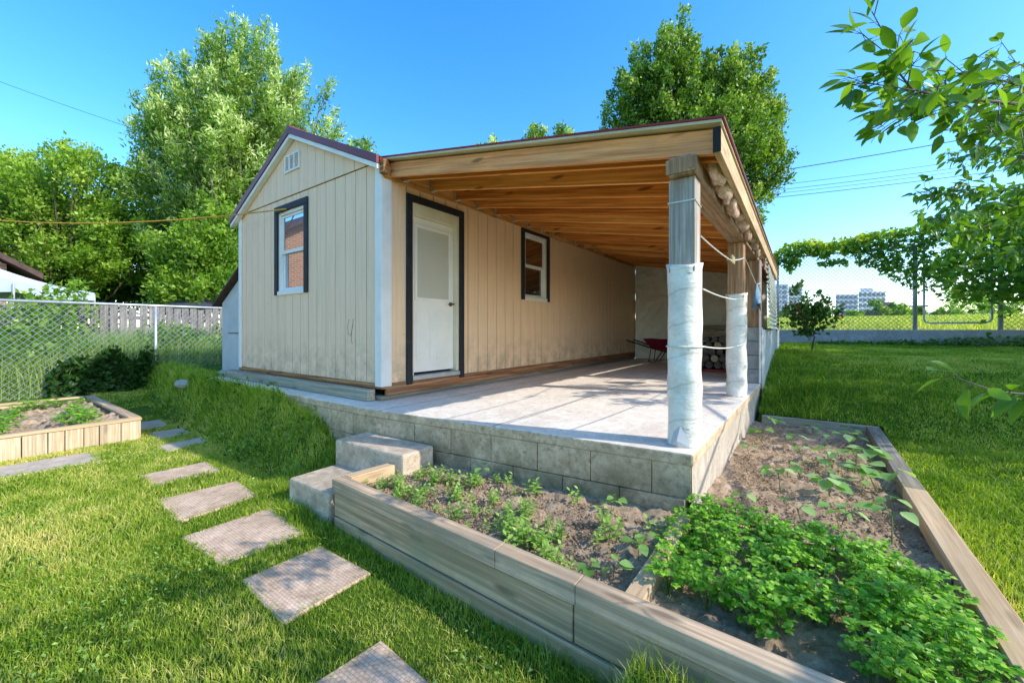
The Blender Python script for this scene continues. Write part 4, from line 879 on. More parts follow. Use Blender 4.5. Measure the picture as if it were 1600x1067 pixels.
wire(-200, 50, 330, 240, 14, 0.007, 'thin wire crossing the sky left of the ash tree', 0.15)
wire(-200, 272, 330, 292, 13, 0.006, 'thin wire passing low in front of the yellow green tree', 0.1)
o = M().tube(sag((-5.6, YF - 0.03, 3.0), (-16.9, -1.5, 4.4), 0.42, 30), 0.009, 6).build('washing_line', rope_o); tag(o, 'long orange rope running from above the shed window to the left', 'rope')
# ------------------------------------------------------------------ trees
def tree(name, base, lobes, ntips, nleaf, L, Wd, mat, lab, cat='tree', bark=bark_m, tr=0.2, up=0.6, spread=0.28, plume=1.2, group=None, vbase=0.35, limbs=60, trunktop=None, lean=(0, 0), droop=0.15, sg=0.4):
    t = thing(name, base, lab, cat, group); B0 = np.array(base, float)
    lob = np.array(lobes, float); vol = lob[:, 3] * lob[:, 4] * lob[:, 5]; pick = RNG.choice(len(lob), ntips, p=vol / vol.sum())
    u = unit(RNG.normal(size=(ntips, 3))); rad = RNG.random(ntips) ** 0.28
    rad *= 1 + 0.11 * RNG.normal(size=ntips) * (rad > 0.75)
    tip = lob[pick, :3] + u * lob[pick, 3:6] * rad[:, None]
    ctr = np.array([base[0], base[1], base[2] + (lob[:, 2].mean() - base[2]) * 0.45])
    d = unit(tip - ctr) + np.array([lean[0], lean[1], up]); d = unit(d)
    # leaves along each plume
    ti = RNG.integers(0, ntips, nleaf); s = RNG.random(nleaf) ** 0.7
    pos = tip[ti] - d[ti] * (plume * (1 - s))[:, None] + RNG.normal(size=(nleaf, 3)) * (spread * (1.15 - s * 0.75))[:, None]
    ld = d[ti] * 0.9 + RNG.normal(size=(nleaf, 3)) * 0.65; ld[:, 2] -= droop
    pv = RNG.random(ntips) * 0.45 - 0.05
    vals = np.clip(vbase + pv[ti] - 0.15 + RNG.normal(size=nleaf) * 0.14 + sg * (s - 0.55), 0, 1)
    leaves(pos, ld, L * RNG.uniform(0.7, 1.25, nleaf), Wd * RNG.uniform(0.8, 1.2, nleaf), vals, 'foliage', mat, t)
    m_ = M(); tt = trunktop or (lob[:, 2].max() * 0.75 + base[2] * 0.25)
    top = Vector((lob[:, 0].mean(), lob[:, 1].mean(), tt)); b_ = Vector(base)
    m_.tube([b_ - Vector((0, 0, .2)), b_.lerp(top, .33) + Vector((.1, .05, 0)), b_.lerp(top, .66) - Vector((.08, 0, 0)), top], [tr, tr * .75, tr * .45, tr * .12], 9)
    m_.build('trunk', bark, t, smooth=True)
    lm = M()
    for k in range(limbs):
        q = Vector(tip[k]); h = random.uniform(0.2, 0.8); a = b_.lerp(top, h); mid = a.lerp(q, 0.5) - Vector((0, 0, 0.1 * (q - a).length))
        r0 = tr * 0.32 * (1 - h * 0.5); lm.tube([a, mid, q], [r0, r0 * .5, r0 * .12], 5, False)
    lm.build('limbs', bark, t)
    return t
def P3(px, py, d): x, y = at(px, d); return (x, y, 1.4 + (515 - py) / 638 * d)
def lobe(px, py, d, rpx, rpy, rd=None):
    x, y, z = P3(px, py, d); r = rpx / 638 * d; return (x, y, z, r, rd or r * 0.8, rpy / 638 * d)
x, y = at(400, 16)
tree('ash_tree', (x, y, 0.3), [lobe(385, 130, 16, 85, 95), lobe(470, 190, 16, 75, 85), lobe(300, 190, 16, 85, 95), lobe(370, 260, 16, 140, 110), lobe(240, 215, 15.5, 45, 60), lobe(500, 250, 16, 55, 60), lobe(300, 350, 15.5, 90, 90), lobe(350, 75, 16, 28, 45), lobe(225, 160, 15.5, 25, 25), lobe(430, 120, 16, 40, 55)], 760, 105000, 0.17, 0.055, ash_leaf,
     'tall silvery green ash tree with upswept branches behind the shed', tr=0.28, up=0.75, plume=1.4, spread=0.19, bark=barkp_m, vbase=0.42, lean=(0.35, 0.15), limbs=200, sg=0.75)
x, y = at(110, 15)
tree('maple_tree', (x, y, 0.3), [lobe(110, 290, 15, 95, 70), lobe(60, 350, 15, 110, 60), lobe(190, 330, 15, 65, 70), lobe(100, 245, 15, 35, 28), lobe(30, 260, 15.5, 40, 30), lobe(-60, 320, 15, 90, 60), lobe(160, 400, 14.5, 100, 50), lobe(220, 290, 15, 35, 40), lobe(10, 310, 15, 70, 60)], 380, 52000, 0.13, 0.08, yel_leaf,
     'broad yellow green tree behind the white canopy', tr=0.2, up=0.25, plume=0.8, spread=0.22, vbase=0.42, limbs=120)
x, y = at(300, 13)
tree('box_elder_tree', (x, y, 0.3), [lobe(300, 400, 13, 60, 62), lobe(350, 380, 13.5, 50, 80), lobe(270, 440, 12.5, 45, 34), lobe(335, 445, 12.5, 40, 30)], 200, 20000, 0.14, 0.075, yel_leaf,
     'low leafy box elder between the ash tree and the lean-to', tr=0.1, up=0.3, plume=0.7, spread=0.22, vbase=0.35, limbs=30, bark=barkp_m)
x, y = at(160, 17)
tree('dark_tree', (x, y, 0.3), [lobe(110, 430, 17, 120, 50), lobe(220, 410, 17, 80, 60), lobe(310, 430, 17, 60, 50), lobe(20, 440, 18, 80, 40), lobe(230, 350, 17, 70, 60)], 240, 24000, 0.16, 0.10, dark_leaf,
     'dark shaded trees filling the gap under the yellow green tree', tr=0.2, up=0.2, plume=0.8, spread=0.35, vbase=0.3, limbs=20)
x, y = at(1085, 20)
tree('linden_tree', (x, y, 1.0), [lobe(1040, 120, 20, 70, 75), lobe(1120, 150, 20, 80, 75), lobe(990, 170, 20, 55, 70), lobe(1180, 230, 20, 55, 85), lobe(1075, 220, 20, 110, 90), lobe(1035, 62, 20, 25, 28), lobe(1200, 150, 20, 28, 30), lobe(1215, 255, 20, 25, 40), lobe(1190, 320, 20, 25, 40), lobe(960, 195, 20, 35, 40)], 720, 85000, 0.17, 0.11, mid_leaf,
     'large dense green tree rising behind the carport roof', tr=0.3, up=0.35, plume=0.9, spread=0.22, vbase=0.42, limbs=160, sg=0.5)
x, y = at(850, 24)
tree('small_tree', (x, y, 0.8), [lobe(880, 215, 24, 25, 24), lobe(825, 222, 24, 28, 22), lobe(560, 235, 24, 25, 20), lobe(770, 235, 24, 40, 18)], 60, 6000, 0.2, 0.11, ash_leaf,
     'tree top just peeping over the middle of the carport roof', tr=0.15, up=0.5, plume=0.8, spread=0.22, vbase=0.45, limbs=10)
# trees to the right of the picture that shade the back lawn
tree('walnut_tree', (6.2, 12.6, 1.1), [(5.4, 12.9, 3.0, 3.1, 1.6, 1.0), (7.2, 12.2, 3.6, 3.2, 2.4, 1.4), (3.6, 13.4, 2.7, 1.3, 0.6, 0.6)], 300, 26000, 0.16, 0.10, vine_leaf,
     'dense dark green tree overhanging the back fence at the right edge', tr=0.2, up=0.1, plume=0.7, spread=0.3, vbase=0.4, limbs=40)
tree('apple_tree', (6.4, 9.0, 0.9), [(6.3, 8.7, 4.4, 2.5, 2.0, 1.5), (6.8, 10.5, 4.6, 2.6, 1.8, 1.5), (6.0, 7.3, 4.1, 1.7, 1.0, 1.0)], 260, 20000, 0.14, 0.09, mid_leaf,
     'round apple tree on the right lawn shading the grass', tr=0.16, up=0.2, plume=0.6, spread=0.3, vbase=0.35, limbs=40)
# vine along the fence top
vt = thing('grape_vine', (1.5, 14.1, 1.4), 'leafy grape vine trailing along the top of the back fence', 'vine')
nv = 9500; xs = RNG.uniform(-1.2, 7, nv)
topz = np.interp(xs, [-1.2, 0, 1, 2, 3, 5, 7], [3.62, 3.75, 3.85, 3.95, 4.1, 4.3, 4.5]) + 0.25 * (vnoise(xs, xs * 0, 2.2, 4) - 0.5)
thk = np.interp(xs, [-1.2, 0, 0.8, 1.6, 2.4, 3.2, 5], [0.45, 0.75, 0.75, 1.0, 1.5, 1.9, 2.3]) * (0.7 + 0.6 * vnoise(xs, xs * 0 + 7, 1.7, 6))
zz = topz - thk * RNG.random(nv) ** 1.25; gap = vnoise(xs, zz, 3.0, 12); keep = (gap > np.interp(xs, [-1, 1.5, 3], [0.3, 0.27, 0.2])) | ((zz > topz - 0.22) & (RNG.random(nv) < .7))
xs, zz = xs[keep], zz[keep]; nv = len(xs)
pos = np.stack([xs, 14.08 + RNG.normal(size=nv) * 0.16, zz], 1); vd = RNG.normal(size=(nv, 3)); vd[:, 2] -= 0.4
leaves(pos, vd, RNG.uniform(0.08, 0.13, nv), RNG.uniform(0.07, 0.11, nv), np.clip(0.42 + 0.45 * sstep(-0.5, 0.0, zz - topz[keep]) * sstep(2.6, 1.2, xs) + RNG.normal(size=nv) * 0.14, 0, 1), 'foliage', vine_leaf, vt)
vs = M()
for k in range(22):
    a = random.uniform(-1.5, 5); vs.tube([(a, 14.1, 3.4), (a + .5, 14.05, 3.65), (a + 1.1, 14.1, 3.6), (a + 1.6, 14.1, 3.3 + random.uniform(-.3, .3))], 0.008, 4)
vs.build('stem', bark_m, vt)
# rose bush
rb = tree('rose_bush', (0.03, 9.6, 1.05), [(0.0, 9.6, 1.85, 0.42, 0.35, 0.28), (-0.2, 9.6, 2.1, 0.16, 0.2, 0.25), (0.35, 9.6, 1.75, 0.25, 0.25, 0.25), (-0.4, 9.6, 1.6, 0.22, 0.2, 0.2), (0.05, 9.6, 1.5, 0.3, .25, .2)], 60, 850, 0.09, 0.06, rose_leaf,
     'young rose bush with reddish tips standing on the back lawn near the curb', 'bush', tr=0.02, up=0.3, plume=0.25, spread=0.05, vbase=0.42, limbs=14, trunktop=1.7)
far_spots = [(1290, 512, 80, 14), (1335, 508, 60, 10), (1370, 495, 75, 22), (1400, 500, 75, 18), (1430, 500, 90, 16), (1520, 480, 60, 40), (1575, 490, 45, 40), (1265, 505, 90, 16), (1230, 500, 90, 14), (1480, 505, 80, 16)]
FL = ['small bush left of the wide apartment block', 'pale bush in front of the wide apartment block', 'bush covering the base of the brown building', 'bush before the low grey building', 'bush just left of the gate post',
      'large pale green bush seen through the gate', 'leafy shrub beyond the fence at the right edge', 'bush behind the rose bush', 'bush at the foot of the left apartment tower', 'small bush behind the gate frame']
for (px, py, d, rp), lb in zip(far_spots, FL):
    x, y = at(px, d); g = float(height(x, y)); r = rp / 638 * d
    tree('field_bush', (x, y, g), [(x, y, g + r * .7, r, r, r * 0.9)], 40, 1800, 0.006 * d, 0.004 * d, yel_leaf if rp > 30 or px in (1335, 1400) else mid_leaf, lb, 'bush', tr=0.05, up=0.2, plume=r * .3, spread=r * .12, vbase=0.5, limbs=5)
# ------------------------------------------------------------------ cherry tree at the right, limbs reaching into the picture
def leafpoly(pos, dirs, L, Wd, vals, name, mat, parent, nrm):
    n = len(pos); d = unit(dirs); sd = unit(np.cross(d, nrm)); up = np.cross(sd, d); L = L[:, None]; Wd = Wd[:, None]
    rows = [(0.0, 0.0), (0.15, 0.55), (0.4, 1.0), (0.65, 0.85), (0.86, 0.42), (1.0, 0.0)]
    bend = RNG.uniform(0.05, 0.32, n)[:, None]; fold = RNG.uniform(0.1, 0.4, n)[:, None]; V = []
    for (t, w) in rows:
        c = pos + d * L * t - up * L * bend * t * t
        if w == 0: V.append(c)
        else: V += [c + sd * Wd * w / 2 + up * Wd * fold * w / 2, c, c - sd * Wd * w / 2 + up * Wd * fold * w / 2]
    k = len(V); V = np.stack(V, 1).reshape(-1, 3); i = np.arange(n)[:, None] * k
    Q = []; T = [i + np.array([[0, 2, 1]]), i + np.array([[0, 3, 2]])]
    for r_ in range(3):
        a = 1 + 3 * r_; b = a + 3; Q += [i + np.array([[a, a + 1, b + 1, b]]), i + np.array([[a + 1, a + 2, b + 2, b + 1]])]
    e = 1 + 9; T += [i + np.array([[e, e + 1, k - 1]]), i + np.array([[e + 1, e + 2, k - 1]])]
    o = np_mesh(name, V, np.concatenate(Q), mat, parent, np.repeat(vals, k), np.concatenate(T), smooth=True)
    return o
ch = thing('cherry_tree', (2.9, 1.9, 0.2), 'cherry tree whose large glossy leaved branches reach in from the right edge', 'tree')
M().tube([(2.9, 1.9, 0.0), (2.85, 2.0, 0.9), (2.7, 2.1, 1.7), (2.75, 2.2, 2.6)], [0.11, 0.09, 0.07, 0.04], 10).build('trunk', bark_m, ch, smooth=True)
BR = []   # (points, leaf spacing, leaf length, radius)
BR.append(([P3(1650, 168, 1.35), P3(1560, 160, 1.26), P3(1480, 152, 1.2), P3(1425, 140, 1.15), P3(1400, 108, 1.13), P3(1385, 60, 1.12), P3(1362, 18, 1.12)], 0.018, 0.068, 0.0045, 7))
BR.append(([P3(1480, 152, 1.2), P3(1430, 142, 1.15), P3(1390, 135, 1.12), P3(1350, 130, 1.1), P3(1325, 120, 1.09)], 0.017, 0.06, 0.0025, 3))
BR.append(([P3(1650, 150, 1.6), P3(1560, 125, 1.5), P3(1500, 115, 1.45), P3(1450, 108, 1.4)], 0.014, 0.066, 0.004, 3))
BR.append(([P3(1640, 190, 1.5), P3(1560, 190, 1.4), P3(1500, 160, 1.3), P3(1440, 165, 1.27), P3(1410, 160, 1.24)], 0.014, 0.064, 0.004, 3))
BR.append(([P3(1640, 120, 1.8), P3(1590, 100, 1.75), P3(1575, 90, 1.75)], 0.02, 0.06, 0.003, 2))
BR.append(([P3(1680, 640, 1.15), P3(1620, 617, 1.12), P3(1560, 612, 1.1), P3(1510, 596, 1.08), P3(1478, 582, 1.05)], 0.036, 0.075, 0.0028, 4))
for q in ((1640, 230, 3.8, 1480, 250, 3.7), (1640, 200, 3.6, 1530, 212, 3.4), (1650, 300, 4.0, 1440, 302, 3.8), (1650, 320, 3.6, 1440, 345, 3.3), (1650, 340, 3.4, 1500, 365, 3.3), (1640, 270, 4.2, 1540, 240, 4.2), (1660, 190, 4.0, 1535, 190, 3.8), (1640, 330, 4.2, 1540, 320, 4.0),
          (1640, 360, 4.2, 1560, 350, 4.0), (1660, 380, 4.0, 1570, 400, 3.9), (1700, 290, 3.6, 1590, 300, 3.5), (1650, 220, 3.3, 1580, 260, 3.2), (1650, 165, 4.0, 1565, 160, 3.9)):
    a, b = Vector(P3(*q[:3])), Vector(P3(*q[3:])); BR.append(([a, a.lerp(b, .5) + Vector((0, 0, .05)), b], 0.014, 0.085, 0.006, 2))
r2 = random.Random(11)
for k in range(16):   # the rest of the crown, right of the picture
    a = Vector((2.75, 2.1, 1.9 + 0.04 * k)); th = r2.uniform(-2.3, -0.4); b = a + Vector((math.cos(th) * r2.uniform(.6, 1.3), math.sin(th) * r2.uniform(.7, 1.4), r2.uniform(.1, 1.0)))
    if b.x < 0.36 * b.y + 0.35: b.x = 0.36 * b.y + 0.5
    if k < 6: b = Vector(((1.0, 1.5, 2.9), (1.45, 1.2, 3.0), (1.6, 1.9, 3.1), (1.0, 1.85, 3.0), (1.9, 1.4, 3.0), (0.8, 1.2, 2.9))[k]); a = Vector((2.75, 2.15, 2.3 + 0.05 * k))
    BR.append(([a, a.lerp(b, .5) + Vector((0, 0, .1)), b], 0.03, 0.09, 0.009, 2))
tw = M(); LP = []; LD = []; LL = []; LN = []
def polylen(p): return sum((p[i + 1] - p[i]).length for i in range(len(p) - 1))
def along(p, s):
    for i in range(len(p) - 1):
        l = (p[i + 1] - p[i]).length
        if s <= l: return p[i].lerp(p[i + 1], s / l), (p[i + 1] - p[i]).normalized()
        s -= l
    return p[-1].copy(), (p[-1] - p[-2]).normalized()
for (pts, sp, ll, r, nj) in BR:
    pts = [Vector(p) for p in pts]; tw.tube(pts, [r * (1 - 0.75 * i / (len(pts) - 1)) for i in range(len(pts))], 6, False); T_ = polylen(pts); s = 0.0; side = 1
    while s < T_:
        q, dd = along(pts, s); reps = 1
        if sp < 0.03 and r2.random() < (0.55 if sp < 0.02 else 0.16): reps = 4   # a leafy spur
        base = q.copy()
        if reps > 1:
            sd = Vector((r2.gauss(0, 1), r2.gauss(0, 1), r2.gauss(0, 1) - 0.2)).normalized(); e = q + (dd * .6 + sd).normalized() * r2.uniform(.04, .14); tw.tube([q, e], 0.0015, 4, False); base = e
        for _ in range(reps):
            sd = Vector((r2.gauss(0, 1), r2.gauss(0, 1), r2.gauss(0, .8))).normalized()
            ld = (dd * 0.7 + sd * 0.9 + Vector((-0.1, 0, -0.35))).normalized(); pe = base + ld * 0.018
            tw.tube([base, pe], 0.0009, 3, False)
            LP.append(pe); LD.append(ld); LL.append(ll * r2.uniform(.7, 1.2)); LN.append((r2.gauss(0, .5), r2.gauss(0, .5) - .1, 1 + r2.gauss(0, .3)))
        s += sp * r2.uniform(.7, 1.4)
    if nj >= 3:
        q, dd = along(pts, T_); LP.append(q); LD.append(dd); LL.append(ll); LN.append((0.1, -0.3, 1))
tw.tube([(2.72, 2.12, 1.9), P3(1850, 200, 1.5), P3(1650, 168, 1.35)], [0.03, 0.015, 0.006], 6, False)
tw.tube([(2.72, 2.12, 1.7), P3(1900, 650, 1.3), P3(1680, 640, 1.15)], [0.02, 0.008, 0.003], 6, False)
tw.tube([(2.75, 2.2, 2.3), P3(1800, 230, 3.0), P3(1640, 230, 3.8)], [0.03, 0.015, 0.008], 6, False)
tw.tube([(2.75, 2.2, 2.2), P3(1800, 330, 3.0), P3(1650, 320, 3.6)], [0.03, 0.015, 0.008], 6, False)
tw.build('branches', twig_m, ch)
LL = np.array(LL); nL = len(LL)
leafpoly(np.array([tuple(p) for p in LP]), np.array([tuple(p) for p in LD]), LL, LL * RNG.uniform(.38, .5, nL), np.clip(0.5 + RNG.normal(size=nL) * 0.2, 0, 1), 'foliage', cherry_leaf, ch, np.array(LN))
# ------------------------------------------------------------------ garden plants
def plant_mesh(kind, seed):
    r = random.Random(seed); P = []; D = []; L_ = []; Wd = []; Nn = []; st = M()
    if kind == 'seedling':
        for s_ in range(r.randint(2, 4)):
            bx, by = r.gauss(0, .018), r.gauss(0, .018); h = r.uniform(.05, .10); lx, ly = r.gauss(0, .02), r.gauss(0, .02); st.tube([(bx, by, -.02), (bx + lx, by + ly, h)], [.0022, .0012], 4, False)
            for k in range(4):
                t = (k + 1) / 4; ph = k * PI / 2 + r.random()
                for q in (0, PI): P.append((bx + lx * t, by + ly * t, h * t)); D.append((math.cos(ph + q), math.sin(ph + q), .35 + .4 * (k == 3))); L_.append(r.uniform(.028, .042) * (1.1 - .25 * (k == 3))); Wd.append(L_[-1] * .5); Nn.append((0, 0, 1))
    if kind == 'bean':
        for s_ in range(r.randint(1, 2)):
            h = r.uniform(.05, .12); lx, ly = r.gauss(0, .03), r.gauss(0, .03); st.tube([(0, 0, -.02), (lx, ly, h)], [.003, .002], 5, False)
            for k in range(r.randint(3, 4)):
                ph = k * 2.3 + r.random(); ex, ey, ez = lx + math.cos(ph) * .03, ly + math.sin(ph) * .03, h + r.uniform(0, .03); st.tube([(lx, ly, h * .9), (ex, ey, ez)], .0014, 4, False)
                P.append((ex, ey, ez)); D.append((math.cos(ph), math.sin(ph), r.uniform(-.3, .15))); L_.append(r.uniform(.065, .10)); Wd.append(L_[-1] * .8); Nn.append((r.gauss(0, .2), r.gauss(0, .2), 1))
    if kind == 'strawberry':
        for k in range(26):
            ph = r.random() * 6.28; rr = r.uniform(.02, .16); h = r.uniform(.05, .16); st.tube([(0, 0, -.01), (math.cos(ph) * rr, math.sin(ph) * rr, h)], .0018, 4, False)
            for q in (-.9, 0, .9): P.append((math.cos(ph) * rr, math.sin(ph) * rr, h)); D.append((math.cos(ph + q), math.sin(ph + q), r.uniform(-.2, .3))); L_.append(r.uniform(.04, .06)); Wd.append(L_[-1] * .75); Nn.append((0, 0, 1))
    n = len(P); st.build('x', stem_m)
    so = bpy.data.objects['x']; sm = so.data; bpy.data.objects.remove(so)
    vals = np.clip(.5 + RNG.normal(size=n) * .22, 0, 1)
    m_ = {'seedling': seed_leaf, 'bean': bean_leaf, 'strawberry': pars_leaf}[kind]
    lo = leafpoly(np.array(P), np.array(D), np.array(L_), np.array(Wd), vals, 'y', m_, None, np.array(Nn, float)); lm = lo.data; bpy.data.objects.remove(lo)
    return sm, lm
def plants(kind, name, spots, label, cat, group, nvar=5, sc=(0.8, 1.25), z=0.27):
    var = [plant_mesh(kind, 100 + i) for i in range(nvar)]
    for i, (x, y) in enumerate(spots):
        t = thing(name, (x, y, z), label, cat, group); t.rotation_euler = (0, 0, random.uniform(0, 6.28)); s = random.uniform(*sc); t.scale = (s, s, s)
        a, b = var[i % nvar]
        for nm, me in (('stem', a), ('leaves', b)): o = bpy.data.objects.new(nm, me); C.objects.link(o); o.parent = t
r3 = random.Random(21); sp = []
rowsS = [(-2.45, 1.72, -2.35, 2.15), (-2.25, 1.72, -2.1, 1.95), (-2.0, 1.78, -1.0, 1.68), (-1.95, 1.95, -1.1, 1.86), (-1.7, 2.05, -0.75, 2.0), (-1.35, 1.9, -0.95, 1.62), (-2.2, 2.1, -1.9, 2.28)]
for a, b, c, d in rowsS:
    for k in range(10): t = k / 9 + r3.gauss(0, .03); sp.append((a + (c - a) * t + r3.gauss(0, .03), min(max(b + (d - b) * t + r3.gauss(0, .045), 1.69), 2.4)))
sp += [(-1.62, 2.3), (-1.5, 2.33), (-1.2, 2.38), (-.95, 2.2), (-0.68, 2.3), (-.62, 2.42), (-1.85, 2.36), (-1.75, 2.34)]
plants('seedling', 'mint_seedling', sp, 'small bright green leafy seedling in the soil of the front planter section', 'seedling', 'green seedlings in the front planter section', sc=(0.7, 1.2))
tallsp = [(-0.72, 1.78), (-0.66, 1.95), (-1.98, 2.33), (-0.98, 2.42), (-0.78, 1.68), (-0.58 - .1, 2.12)]
plants('bean', 'pepper_plant', tallsp, 'taller broad leaved plant among the seedlings in the front planter section', 'plant', 'taller plants among the seedlings', sc=(0.6, 0.9))
bsp = [(-.36, 4.75), (-.1, 4.72), (.12, 4.95), (.33, 5.05), (-.3, 5.3), (.05, 5.45), (.35, 5.5), (-.42, 4.2), (-.02, 4.2), (.15, 4.35), (.30, 4.2), (.42, 4.5), (-.12, 3.75), (.12, 3.85), (.28, 3.65), (.4, 3.8), (-.15, 3.4), (.12, 3.45), (.22, 4.05), (-.30, 2.95), (-.02, 2.85), (.15, 3.0), (.36, 2.92), (.33, 3.95), (.05, 4.05), (.42, 3.35)]
plants('bean', 'bean_plant', bsp, 'young bean plant with broad pale leaves in the soil of the side planter section', 'bean plant', 'young bean plants in the side planter section', 6, (0.85, 1.35))
ssp = [(-7.25, 1.0), (-7.4, 0.9), (-7.6, 1.02), (-7.8, 0.95), (-8.0, 1.08), (-8.3, 1.05), (-7.3, 0.35), (-7.5, 0.3), (-7.75, 0.38), (-8.0, 0.36), (-8.25, 0.42), (-8.6, 0.5), (-9.2, 0.7), (-9.3, 0.85), (-9.15, 0.55), (-9.3, 1.2)]
plants('strawberry', 'strawberry_plant', ssp, 'low leafy plant in the soil of the plank planter', 'plant', 'leafy plants in the plank planter', 4, (0.7, 1.05), 0.21)
# parsley mass
npz = 150; P = []; D = []; L_ = []; Nn = []; st = M()
k = 0
while k < npz:
    x = r3.uniform(-0.55, 0.455); y = r3.uniform(1.55, 2.6)
    if y < 1.64 + 0.02 * math.sin(x * 20) and x < .2: continue
    if y < 1.66 + (0.10 if x < 0.15 else 0) : continue
    if math.sin(x * 9 + y * 4) * math.sin(y * 11 - x * 3) > 0.55: continue
    if x > 0.47 and y > 2.3: continue
    k += 1; hh = r3.choice((.06, .09, .12, .12, .16, .19)) * r3.uniform(.85, 1.1)
    for s_ in range(10):
        ph = r3.random() * 6.28; rr = r3.uniform(.01, .09); h = hh * r3.uniform(.6, 1.1); e = (x + math.cos(ph) * rr, y + math.sin(ph) * rr, .27 + h); st.tube([(x, y, .25), e], .0013, 3, False)
        for q in (-1.25, -.4, .4, 1.25):
            for g in (0, 1):
                ax_ = ph + q + r3.gauss(0, .2); P.append((e[0] + math.cos(ax_) * .012 * g, e[1] + math.sin(ax_) * .012 * g, e[2] + r3.uniform(-.004, .01))); D.append((math.cos(ax_ + (g - .5)), math.sin(ax_ + (g - .5)), r3.uniform(-.2, .35))); L_.append(r3.uniform(.015, .026)); Nn.append((r3.gauss(0, .3), r3.gauss(0, .3), 1))
pp = thing('parsley_patch', (0, 2.0, 0.27), 'dense mass of bright green parsley filling the corner of the big planter', 'parsley'); pp['kind'] = 'stuff'
L_ = np.array(L_); n = len(L_); leafpoly(np.array(P), np.array(D), L_, L_ * .85, np.clip(.5 + RNG.normal(size=n) * .27, 0, 1), 'foliage', pars_leaf, pp, np.array(Nn))['kind'] = 'stuff'
st.build('stalks', stem_m, pp)['kind'] = 'stuff'
# ------------------------------------------------------------------ grass
def inpoly(x, y, P, grow=0.0):
    P = np.array(P); c = P.mean(0); P = c + (P - c) * (1 + grow); r = np.ones(len(x), bool); sgn = None
    for i in range(len(P)):
        a, b = P[i], P[(i + 1) % len(P)]; cr = (b[0] - a[0]) * (y - a[1]) - (b[1] - a[1]) * (x - a[0]); r &= cr <= 0 
    return r
def blades(x, y, h, w, vals, name, mat, lean=0.45, z=None):
    n = len(x); z = height(x, y) if z is None else z; a = RNG.random(n) * 2 * PI; fa = RNG.random(n) * 2 * PI
    sx, sy = np.cos(fa) * w / 2, np.sin(fa) * w / 2; le = np.abs(RNG.normal(size=n)) * lean * h; dx, dy = np.cos(a) * le, np.sin(a) * le
    z0 = z - 0.005
    V = np.stack([np.stack([x - sx, y - sy, z0], 1), np.stack([x + sx, y + sy, z0], 1), np.stack([x + dx * .35 - sx * .8, y + dy * .35 - sy * .8, z0 + h * .6], 1), np.stack([x + dx * .35 + sx * .8, y + dy * .35 + sy * .8, z0 + h * .6], 1), np.stack([x + dx, y + dy, z0 + h], 1)], 1).reshape(-1, 3)
    i = np.arange(n)[:, None] * 5
    vv = np.repeat(vals, 5)
    return np_mesh(name, V, i + np.array([[0, 1, 3, 2]]), mat, None, vv, i + np.array([[2, 3, 4]]))
GX = []; GY = []
def scatter(x0, x1, y0, y1, dens):
    n = int((x1 - x0) * (y1 - y0) * dens); return RNG.uniform(x0, x1, n), RNG.uniform(y0, y1, n)
def lawn_keep(x, y):
    k = np.ones(len(x), bool)
    jx = x + RNG.normal(size=len(x)) * 0.016 + .03 * (vnoise(x, y, 9, 61) - .5); jy = y + RNG.normal(size=len(x)) * 0.016
    for P in STN: k &= ~inpoly(jx, jy, P, -0.08)
    k &= ~((x > -2.73) & (x < 0.66) & (y > 1.585 - (x + 2.715) * 0.037 - 0.005) & (y < 5.96))
    k &= ~((x > -7.63) & (x < -0.49) & (y > 2.32 + np.clip((x + 3.5) * 0.1, 0, 1)) & (y < 10.6))
    k &= ~((x > -3.42) & (x < -2.53) & (y > 2.03)& (y < 2.4)); k &= ~((x > -3.38) & (x < -2.7) & (y > 1.59) & (y < 2.4))
    k &= ~((x > -9.87) & (x < -6.87) & (y < 1.46)); return k
for (x0, x1, y0, y1, dn) in ((-3.6, -0.2, -0.3, 1.6, 15000), (-7, -3.6, -0.9, 1.8, 8000), (-10.1, -7, 1.4, 2.6, 5000), (-7.0, -2.7, 1.6, 2.4, 6000), (-1.2, 0, 0, .3, 6000),
                             (0.6, 2.2, 1.2, 4.5, 10000), (0.6, 3.2, 4.5, 7.5, 5500), (-0.5, 0.7, 5.9, 7.5, 5500), (-0.5, 4.5, 7.5, 10.5, 3500), (-0.5, 5.5, 10.5, 14.0, 2200), (2.2, 4, 2, 7.5, 1500)):
    a, b = scatter(x0, x1, y0, y1, dn); GX.append(a); GY.append(b)
x = np.concatenate(GX); y = np.concatenate(GY); k = lawn_keep(x, y); x, y = x[k], y[k]
d = np.hypot(x, y); n = len(x)
nz = vnoise(x, y, 1.5, 77); nz2 = vnoise(x, y, 5, 78)
h = 0.033 * (0.6 + 0.8 * nz) * RNG.uniform(0.5, 1.4, n)
tall = sstep(np.interp(x, [-6.0, -4.6], [1.9, 1.66]), 2.2, y) * (x < -3.4) * (x > -10.2) * 0.9
tall = np.maximum(tall, (sstep(0.17, 0.02, (1.585 - (x + 2.715) * 0.037) - y) * (x > -2.8) * (x < 0.2)) * 0.75 * RNG.random(n))
tall = np.maximum(tall, np.exp(-((x + 3.15) ** 2 + (y - 1.5) ** 2) / 0.06) * 0.8); tall = np.maximum(tall, np.exp(-((x + 3.7) ** 2 + (y - 1.8) ** 2) / 0.12) * 0.9)
tall = np.maximum(tall, sstep(13.7, 14, y) * 0.5); tall = np.maximum(tall, sstep(-0.25, -0.45, x) * (y > 5.9) * .7)
tall = np.maximum(tall, 1.35 * sstep(2.1, 2.25, y) * (x < -4.0) * (x > -8) * (y < 2.4))
h = h * (1 + 2.3 * tall * RNG.uniform(.4, 1.2, n)); w = np.clip(0.0016 + 0.0011 * d, 0.0028, 0.014)
